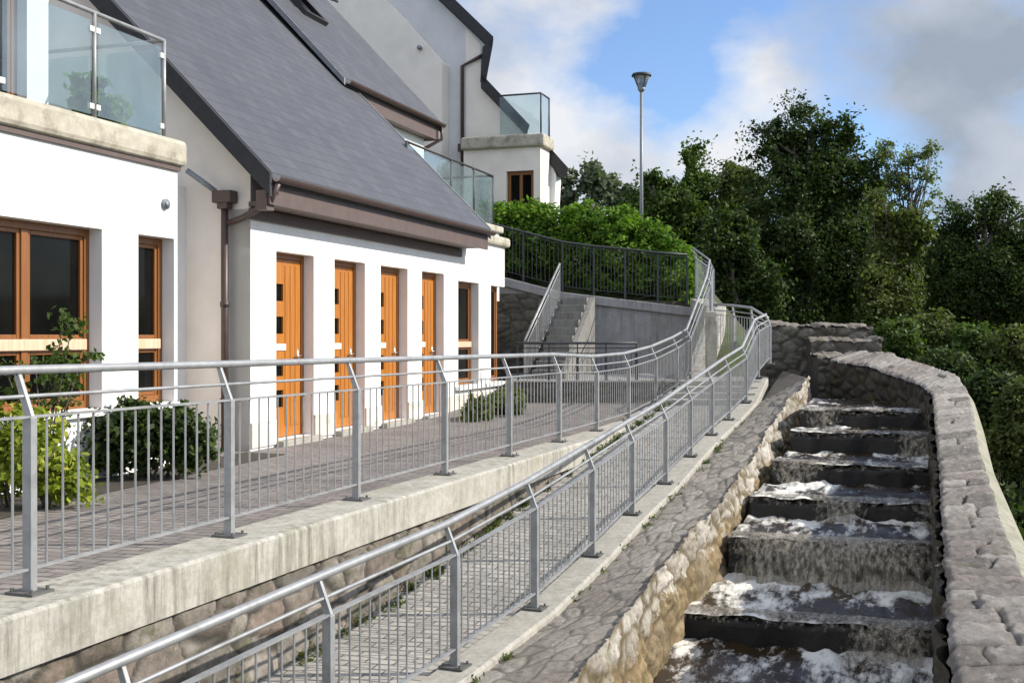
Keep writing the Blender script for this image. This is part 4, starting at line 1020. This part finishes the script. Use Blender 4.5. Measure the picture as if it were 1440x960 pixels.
stt = thing('staircase', 'concrete staircase climbing to the upper terrace beside the tall retaining wall', 'stairs')
sp0, sp1 = P(748, 500, 21.9), P(795, 408, 25.1); sp0.z, sp1.z = .45, 2.1
hd_ = (sp1-sp0); run = Vector((hd_.x, hd_.y, 0)); rl = run.length; rd = run.normalized(); so = Vector((rd.y, -rd.x, 0))
nst = 10
for k in range(nst):
    c = sp0+rd*(rl*(k+.5)/nst); z1 = sp0.z+(sp1.z-sp0.z)*(k+1)/nst
    mb = MB(); a = rl/nst/2-.0015
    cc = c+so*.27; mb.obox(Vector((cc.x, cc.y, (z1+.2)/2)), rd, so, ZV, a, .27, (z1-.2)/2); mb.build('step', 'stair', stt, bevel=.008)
mb = MB(); q0 = sp0+so*.545; q1 = sp1+so*.545
mb.prism([Vector((q0.x, q0.y, .2)), Vector((q1.x, q1.y, .2)), q1+ZV*.02, q0+ZV*.1], so*.12); mb.build('stringer', 'stair', stt, bevel=.01)
hr = thing('stair_railing', 'sloping steel stair railing rising towards the upper terrace', 'railing')
h0, h1 = P(738, 478, 21.9), P(787, 371, 25.0)
mb = MB(); mb.tube([h0, h1], .024, 8); mb.build('top_rail', 'steel', hr, True)
for dz in (.14, .80):
    mb = MB(); mb.tube([h0-ZV*dz, h1-ZV*dz], .012, 6); mb.build('lower_rail', 'steel', hr, True)
for f in (0, .33, .66, 1):
    p = h0.lerp(h1, f); mb = MB(); mb.bar(p, p-ZV*.92, .04, .04); mb.build('post', 'steel', hr)
mb = MB()
for k in range(1, 30):
    p = h0.lerp(h1, k/30); mb.tube([p-ZV*.14, p-ZV*.8], .0065, 5, False)
mb.build('baluster_panel', 'steel', hr)

# ------------------------------------------------------------------ terrain
def hgt(x, y):
    if y < 25.5 and x < 4.4: return -2.9
    h = -2.9
    if y >= 25.5:
        left = 2.0+min(1.4, .7*max(0, y-26.4)); right = min(2.5, -2.6+.12*max(0, y-24))
        k = min(1, max(0, (x-4.2)/4.5)); h = left*(1-k)+right*k
    if x > 9: h = max(h, min(1.2, -3.0+.30*max(0, x-11.5)))
    d = math.hypot(x, y)
    if d > 55: h = max(h, min(4, 2+.10*(d-55)))
    return h+.12*noise.noise(Vector((x*.3, y*.3, 0)))
def axis(bounds, fine, coarse_to, n):
    a = list(np.arange(bounds[0], bounds[1]+.001, fine)); r = np.geomspace(1, coarse_to, n)
    return [bounds[0]-v for v in r[::-1]]+a+[bounds[1]+v for v in r]
xs = axis((-30, 60), 1.0, 900, 14); ysx = axis((-10, 75), .85, 900, 14)
mb = MB(); mb.v = [(x, y, hgt(x, y)) for y in ysx for x in xs]; nx = len(xs)
mb.f = [(j*nx+i, j*nx+i+1, (j+1)*nx+i+1, (j+1)*nx+i) for j in range(len(ysx)-1) for i in range(nx-1)]
tag(mb.build('ground', 'ground', None, True), kind='structure')
mb = MB(); mb.grid(lambda a, b: Vector((interp([0, 1], [1.5, 9], a)+b*9, -4+b*34, -2.45+.02*noise.noise(Vector((a*20, b*90, 0))))), 30, 80)
rv = mb.build('river', 'river', None, True); at = rv.data.attributes.new('foam', 'FLOAT', 'POINT'); tag(rv, kind='structure')

# ------------------------------------------------------------------ lamp post
lt = thing('street_lamp', 'tall slim street lamp with flared glass lantern against the sky', 'street lamp')
b = P(902, 300, 34); zt_ = P(902, 104, 34).z; lt.location = (b.x, b.y, 2.0)
H = zt_-2.0
mb = MB(); mb.tube([(0, 0, 0), (0, 0, 1.2)], .085, 12); mb.tube([(0, 0, 1.2), (0, 0, H-.55)], [.058, .045], 12); mb.build('pole', 'lamp', lt, True)
mb = MB(); mb.lathe((0, 0, H-.55), [(.05, 0), (.10, .06), (.12, .12), (.07, .14)]); mb.build('collar', 'lamp', lt, True)
mb = MB(); mb.lathe((0, 0, H-.42), [(.11, 0), (.25, .33), (.25, .335), (.10, .02)]); mb.build('lantern_glass', 'lamp_glass', lt, True)
mb = MB(); mb.lathe((0, 0, H-.08), [(.29, 0), (.30, .03), (.27, .08), (.08, .10)], 20); mb.build('lantern_cap', 'steel_dark', lt, True)
mb = MB()
for k in range(4):
    a = k*math.pi/2+.4; mb.tube([(.11*math.cos(a), .11*math.sin(a), H-.42), (.27*math.cos(a), .27*math.sin(a), H-.07)], .014, 6)
mb.build('lantern_frame', 'steel_dark', lt)

# ------------------------------------------------------------------ vegetation
# hedge on the upper terrace
hb_ = []
for px, py, rp, ry, Y in ((680, 330, 40, 50, 27.4), (710, 335, 45, 55, 27.2), (740, 330, 40, 50, 27.2), (765, 340, 50, 58, 27.2), (815, 345, 50, 66, 27.0), (865, 350, 50, 68, 26.8), (910, 365, 42, 62, 26.8), (950, 385, 34, 52, 26.5), (973, 405, 18, 40, 26.2)):
    hb_.append(pblob(px, py, Y, rp, ry, .7))
shrub('hedge', 'large bright green rounded hedge behind the dark railing', 'hedge', hb_, 36000, .075, 'l_hedge', (hb_[3][0], hb_[3][1], 2.0), seed=51, clump=.14, shell=.18, stems=14, sr=.03)
def T(*a, **k): return tree(*a, **k)
def gbase(px, Y, z): x = (px-720)/F*Y; return (x, Y, z)
# large dark tree with several heads
Y = 36
T('broadleaf_tree', 'tallest tree, dark and many headed, directly behind the channel head', 'tree',
  [pblob(1090, 215, Y, 24, 42), pblob(1125, 195, Y, 30, 38), pblob(1110, 270, Y, 50, 55), pblob(1175, 240, Y, 42, 50), pblob(1200, 300, Y, 56, 65), pblob(1110, 350, Y, 66, 70), pblob(1190, 390, Y, 75, 75), pblob(1100, 430, Y, 65, 55), pblob(1165, 180, Y, 12, 22), pblob(1186, 205, Y, 12, 26), pblob(1072, 185, Y, 10, 20)],
  100000, .08, 'l_dark', gbase(1135, Y, -1.5), .3, seed=61, clump=.48, shell=.5, nclump=620)
Y = 31
T('willow_tree', 'rounded olive green young tree in front of the tall dark tree', 'tree',
  [pblob(1258, 330, Y, 30, 45), pblob(1270, 390, Y, 38, 60), pblob(1245, 450, Y, 36, 50), pblob(1235, 300, Y, 14, 25)], 26000, .075, 'l_olive', gbase(1255, Y, -1.6), .12, seed=62, clump=.3, shell=.5, nclump=330)
Y = 40
T('birch_tree', 'sparse airy birch whose thin crown shows sky between branches', 'tree',
  [pblob(1250, 215, Y, 20, 20), pblob(1285, 222, Y, 24, 18), pblob(1310, 212, Y, 15, 16), pblob(1262, 255, Y, 26, 26), pblob(1300, 258, Y, 18, 28), pblob(1240, 270, Y, 14, 26), pblob(1270, 300, Y, 20, 20)], 4600, .075, 'l_birch', gbase(1275, Y, -1.0), .09, seed=63, clump=.2, shell=.5, nl=6, bark='bark', nclump=170, wob=.15)
Y = 38
T('broadleaf_tree', 'broad dark tree at the right edge beyond the channel', 'tree',
  [pblob(1395, 300, Y, 34, 28), pblob(1350, 335, Y, 40, 38), pblob(1420, 345, Y, 42, 40), pblob(1370, 400, Y, 62, 52), pblob(1440, 420, Y, 52, 60), pblob(1340, 440, Y, 42, 50), pblob(1470, 320, Y, 30, 32), pblob(1375, 285, Y, 8, 14)], 75000, .075, 'l_dark', gbase(1390, Y, -.5), .3, seed=64, clump=.46, nclump=480)
Y = 42
for i, (bls, lab, mt, n) in enumerate([
    ([(925, 290, 30, 40), (905, 325, 24, 36), (930, 340, 40, 45), (915, 262, 10, 22)], 'bushy dark green tree right behind the street lamp', 'l_mid', 11000),
    ([(975, 275, 32, 40), (990, 320, 40, 52), (960, 350, 38, 50), (980, 235, 8, 16)], 'mid green tree between the street lamp and the tall dark tree', 'l_mid', 14000),
    ([(1025, 270, 28, 36), (1040, 310, 30, 48), (1015, 350, 36, 60), (1030, 240, 14, 16)], 'lighter green tree touching the left of the tall dark tree', 'l_olive', 12000)]):
    bs = [pblob(a, b_, Y+i, c, d) for a, b_, c, d in bls]
    T('broadleaf_tree', lab, 'tree', bs, int(n*1.9), .10, mt, gbase(bls[0][0], Y+i, 2.2), .18, group='trees behind the street lamp', seed=70+i, clump=.46, nclump=260)
Y = 30
T('broadleaf_tree', 'very dark shaded tree standing behind the end of the upper railing', 'tree', [pblob(1015, 370, Y, 34, 55), pblob(1030, 420, Y, 46, 50), pblob(1060, 400, Y, 40, 70)], 24000, .08, 'l_dark', gbase(1035, Y, 0), .16, seed=76, clump=.28)
Y = 75
for i, (bls, lab, n) in enumerate([
    ([(838, 240, 16, 16), (835, 262, 26, 20), (850, 275, 30, 18)], 'pale hazy far tree with pointed top above the hedge', 3600),
    ([(795, 272, 22, 20), (780, 285, 24, 18)], 'low hazy far tree beside the far grey house', 2600),
    ([(880, 275, 22, 14), (895, 285, 22, 14)], 'small hazy far tree at the foot of the street lamp', 2400)]):
    bs = [pblob(a, b_, Y, c, d) for a, b_, c, d in bls]
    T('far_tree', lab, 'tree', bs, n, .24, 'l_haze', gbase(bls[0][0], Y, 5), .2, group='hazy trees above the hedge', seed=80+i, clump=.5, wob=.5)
# wood closing the view behind, one mass
wb = []
rnd = random.Random(9)
for k in range(80):
    px = 1040+k*11; wb.append(pblob(px+rnd.uniform(-6, 6), rnd.uniform(395, 440), 50+rnd.uniform(-3, 3), 32, rnd.uniform(55, 85)))
for k in range(16):
    px = 780+k*18; wb.append(pblob(px, rnd.uniform(320, 345), 52, 30, rnd.uniform(35, 48)))
o = leaves('wood', wb, 85000, .2, 'l_dark', None, 91, .5, 2600, .5); tag(o, kind='stuff')
# shrubs by the right bank
sh = [(1262, 478, 30, 34, 26.5, 'l_mid', 'bright green bush just behind the curved parapet', 6000), (1310, 470, 34, 36, 27.5, 'l_olive', 'olive bush right of the bright green one beyond the parapet', 6500), (1365, 490, 40, 36, 27, 'l_mid', 'broad green bush beyond the bend of the parapet', 8000), (1425, 500, 38, 46, 26, 'l_olive', 'olive green bush at the right edge of the view', 8000), (1400, 555, 36, 40, 24, 'l_dark', 'dark bush on the river bank under the taller shrubs', 7500), (1445, 590, 40, 60, 22, 'l_olive', 'tangled bank shrub at the right edge beside the pale wall batter', 9000), (1330, 515, 36, 24, 25, 'l_dark', 'low dark bush hugging the outside of the parapet bend', 5000)]
for i, (px, py, rp, ry, Y, mt, lab, n) in enumerate(sh):
    bs = [pblob(px, py, Y, rp, ry), pblob(px-rp*.5, py+ry*.5, Y, rp*.7, ry*.8), pblob(px+rp*.5, py+ry*.6, Y, rp*.7, ry*.8)]
    zb = hgt(bs[0][0], Y)
    shrub('bank_shrub', lab, 'shrub', bs, int(n*1.5), .07, mt, (bs[0][0], Y, zb), group='shrubs on the river bank', seed=100+i, clump=.2, shell=.45)
bk_ = []
for k in range(14):
    bk_.append(pblob(1285+k*16, 560+rnd.uniform(-15, 25)+k*4, 26+rnd.uniform(-1, 1), 34, 46))
for k in range(44):
    x = 9.5+(k % 11)*1.0+rnd.uniform(-.4, .4); y = 21.5+(k//11)*1.5+rnd.uniform(-.5, .5); bk_.append((x, y, hgt(x, y)+.5, .9, .9, .8))
o = leaves('bank_undergrowth', bk_, 38000, .12, 'l_dark', None, 131, .3, 700, .5); tag(o, kind='stuff')
# planting in front of the houses
def bed(px, py, Y): return Vector(((px-720)/F*Y, Y, -.05))
def gz(px, py): Y = (EYE+.05)*F/(py-HY); return Vector(((px-720)/F*Y, Y, -.05))
b1 = gz(40, 715)
bs = [(b1.x-.25, b1.y+.05, .42, .42, .3, .46), (b1.x+.12, b1.y, .34, .34, .26, .38), (b1.x-.75, b1.y, .32, .42, .3, .38), (b1.x+.3, b1.y+.05, .14, .22, .2, .2)]
shrub('golden_shrub', 'yellow green leafy shrub at the left edge behind the terrace railing', 'shrub', bs, 6500, .042, 'l_yellow', b1, seed=141, clump=.09, shell=.5, stems=10)
b2 = gz(230, 672)
bs = [(b2.x-.35, b2.y, .33, .46, .4, .38), (b2.x+.15, b2.y, .30, .36, .36, .34), (b2.x-.05, b2.y, .42, .3, .3, .3)]
shrub('dark_shrub', 'dark green rounded shrub between the slim window and the downpipe', 'shrub', bs, 9000, .042, 'l_dark', b2, seed=142, clump=.09, shell=.45, stems=10)
b3 = gz(62, 704)
rs = thing('rose_bush', 'tall thin rose bush growing before the wide timber window', 'shrub'); rs.location = b3
mb = MB(); rr = random.Random(4); tips = []
for k in range(8):
    a = rr.uniform(0, 6.28); e = Vector((math.cos(a)*.3, math.sin(a)*.22, rr.uniform(.9, 1.5))); m_ = e*.5+Vector((0, 0, .12)); mb.tube([(0, 0, 0), m_, e], [.012, .008, .004], 6); tips += [e, m_.lerp(e, .5)]
mb.build('stem', 'bark', rs, True)
leaves('foliage', [(t_.x, t_.y, t_.z, .14, .14, .14) for t_ in tips], 900, .038, 'l_mid', rs, 143, .05, 150, .6)
b4 = gz(685, 590)
bs = [(b4.x+.3, b4.y+.8, .12, .35, .7, .3), (b4.x-.15, b4.y-.2, .08, .25, .5, .22), (b4.x+.25, b4.y+1.3, .1, .3, .6, .25)]
shrub('grassy_plant', 'tufted green plant at the foot of the white wall past the last door', 'plant', bs, 3500, .05, 'l_olive', b4, seed=144, clump=.1, elong=4, stems=6)
# soil bed
mb = MB(); mb.grid(lambda a, b: Vector((-7+a*0, 0, 0)), 1, 1); mb = MB()
q = [fac(sx(-160), .02, -.045), fac(-.15, .02, -.045), fac(-.15, .55, -.045), fac(sx(60), .7, -.045), fac(sx(-160), .9, -.045)]
mb.add(q, [(0, 1, 2, 3, 4)]); tag(mb.build('soil_bed', 'soil'), kind='structure')

wd = []
rw = random.Random(77)
for k in range(90):
    Y = rw.uniform(4.2, 18); wd.append((ux(Y)+.27+rw.uniform(0, .06), Y, lz(Y)-.02, rw.uniform(.03, .09), .05, rw.uniform(.03, .09)))
for k in range(70):
    Y = rw.uniform(5.8, 17); wd.append((lx(Y)+.2+rw.uniform(-.01, .03), Y, lz(Y)-.05, .03, .06, rw.uniform(.015, .05)))
o = leaves('weeds', wd, 5200, .016, 'l_olive', None, 171, .05, 420, .6, 3.2); tag(o, kind='stuff')

# ------------------------------------------------------------------ light, sky, camera
sd = (NV*1.0+D*.38); az = math.atan2(sd.x, sd.y); el = R(33)
sunv = Vector((math.sin(az)*math.cos(el), math.cos(az)*math.cos(el), math.sin(el)))
sun = bpy.data.lights.new('sun', 'SUN'); sun.energy = 4.3; sun.angle = R(.5); sun.color = (1.0, .93, .82)
so_ = bpy.data.objects.new('sun', sun); col.objects.link(so_); so_.rotation_euler = sunv.to_track_quat('Z', 'Y').to_euler(); so_.location = sunv*60
w = bpy.data.worlds.new('World'); scene.world = w; w.use_nodes = True; t = w.node_tree
bg = t.nodes['Background']; bg.inputs[1].default_value = .14
sky = t.nodes.new('ShaderNodeTexSky'); sky.sky_type = 'NISHITA'; sky.sun_disc = False; sky.sun_elevation = el; sky.sun_rotation = az
sky.air_density = 1.0; sky.dust_density = .6; sky.ozone_density = 1.5
tc = t.nodes.new('ShaderNodeTexCoord')
mp = t.nodes.new('ShaderNodeMapping'); mp.inputs['Scale'].default_value = (1, 1, 1.5); mp.inputs['Location'].default_value = (3.1, 1.7, .4); t.links.new(tc.outputs['Generated'], mp.inputs[0])
n1 = noi(t, mp.outputs[0], 7, 10, .58); n2 = noi(t, mp.outputs[0], 5.0, 7, .55)
def bank(px, py, rad, w):                              # a bank of cloud (or a clear gap) in one direction of the sky
    d = Vector(((px-720)/F, 1, (HY-py)/F)).normalized()
    vm = N(t, 'ShaderNodeVectorMath', operation='DISTANCE'); vm.inputs[1].default_value = d; t.links.new(tc.outputs['Generated'], vm.inputs[0])
    mr = N(t, 'ShaderNodeMapRange', interpolation_type='SMOOTHSTEP'); t.links.new(vm.outputs['Value'], mr.inputs[0])
    mr.inputs[1].default_value = 0; mr.inputs[2].default_value = rad/F; mr.inputs[3].default_value = w; mr.inputs[4].default_value = 0
    return mr.outputs[0]
def total(first, items):
    a = first
    for it in items:
        m = N(t, 'ShaderNodeMath', operation='ADD'); t.links.new(a, m.inputs[0]); t.links.new(it, m.inputs[1]); a = m.outputs[0]
    return a
cov = total(n1, [bank(*q) for q in ((740, 90, 200, .28), (1080, 90, 140, .24), (950, 230, 190, .26), (1340, 110, 260, .36), (1060, 220, 130, .2), (1390, 290, 120, .2), (820, 260, 160, .2),
    (925, 120, 140, -.26), (1190, 250, 130, -.22), (1300, 225, 130, -.12), (1150, 60, 60, -.08))])
k = ramp(t, cov, [(.48, (0, 0, 0)), (.76, (1, 1, 1))])
shade = total(n2, [bank(*q) for q in ((1360, 120, 340, -.29), (1060, 150, 180, .16), (740, 80, 220, .06), (880, 240, 200, -.03), (1390, 280, 130, .14))])
cl = ramp(t, shade, [(.24, (1.75, 2.05, 2.5)), (.45, (2.7, 2.95, 3.4)), (.66, (4.2, 4.3, 4.5))])
vb = N(t, 'ShaderNodeVectorMath', operation='DOT_PRODUCT'); vb.inputs[1].default_value = (0, 1, 0); t.links.new(tc.outputs['Generated'], vb.inputs[0])
br_ = N(t, 'ShaderNodeMapRange', interpolation_type='SMOOTHSTEP'); t.links.new(vb.outputs['Value'], br_.inputs[0]); br_.inputs[1].default_value = .9; br_.inputs[2].default_value = .1; br_.inputs[3].default_value = 1.0; br_.inputs[4].default_value = 2.1  # clouds out of view made brighter, added to lift fill in the shade
clb = N(t, 'ShaderNodeVectorMath', operation='SCALE'); t.links.new(cl, clb.inputs[0]); t.links.new(br_.outputs[0], clb.inputs['Scale'])
blue = mixc(t, .08, mixc(t, 1.0, sky.outputs[0], (.60, .74, .95), 'MULTIPLY'), (3.2, 3.3, 3.4))
k2 = N(t, 'ShaderNodeMapRange'); t.links.new(br_.outputs[0], k2.inputs[0]); k2.inputs[1].default_value = 1; k2.inputs[2].default_value = 2.1; k2.inputs[3].default_value = 0; k2.inputs[4].default_value = .6  # extra unseen cloud cover, added to turn the blue fill neutral
km = N(t, 'ShaderNodeMath', operation='MAXIMUM'); t.links.new(k, km.inputs[0]); t.links.new(k2.outputs[0], km.inputs[1])
mixed = mixc(t, km.outputs[0], blue, clb.outputs[0])
t.links.new(mixed, bg.inputs[0])
cam = bpy.data.cameras.new('camera'); co = bpy.data.objects.new('camera', cam); col.objects.link(co)
co.location = (0, 0, EYE); co.rotation_euler = (R(90), 0, 0); cam.sensor_width = 36; cam.lens = 36*F/1440; cam.shift_y = -(480-HY)/1440
cam.clip_end = 4000; cam.clip_start = .05; scene.camera = co
vs_ = scene.view_settings; vs_.view_transform = 'Standard'; vs_.look = 'None'; vs_.exposure = .55; vs_.gamma = 1; vs_.use_curve_mapping = False
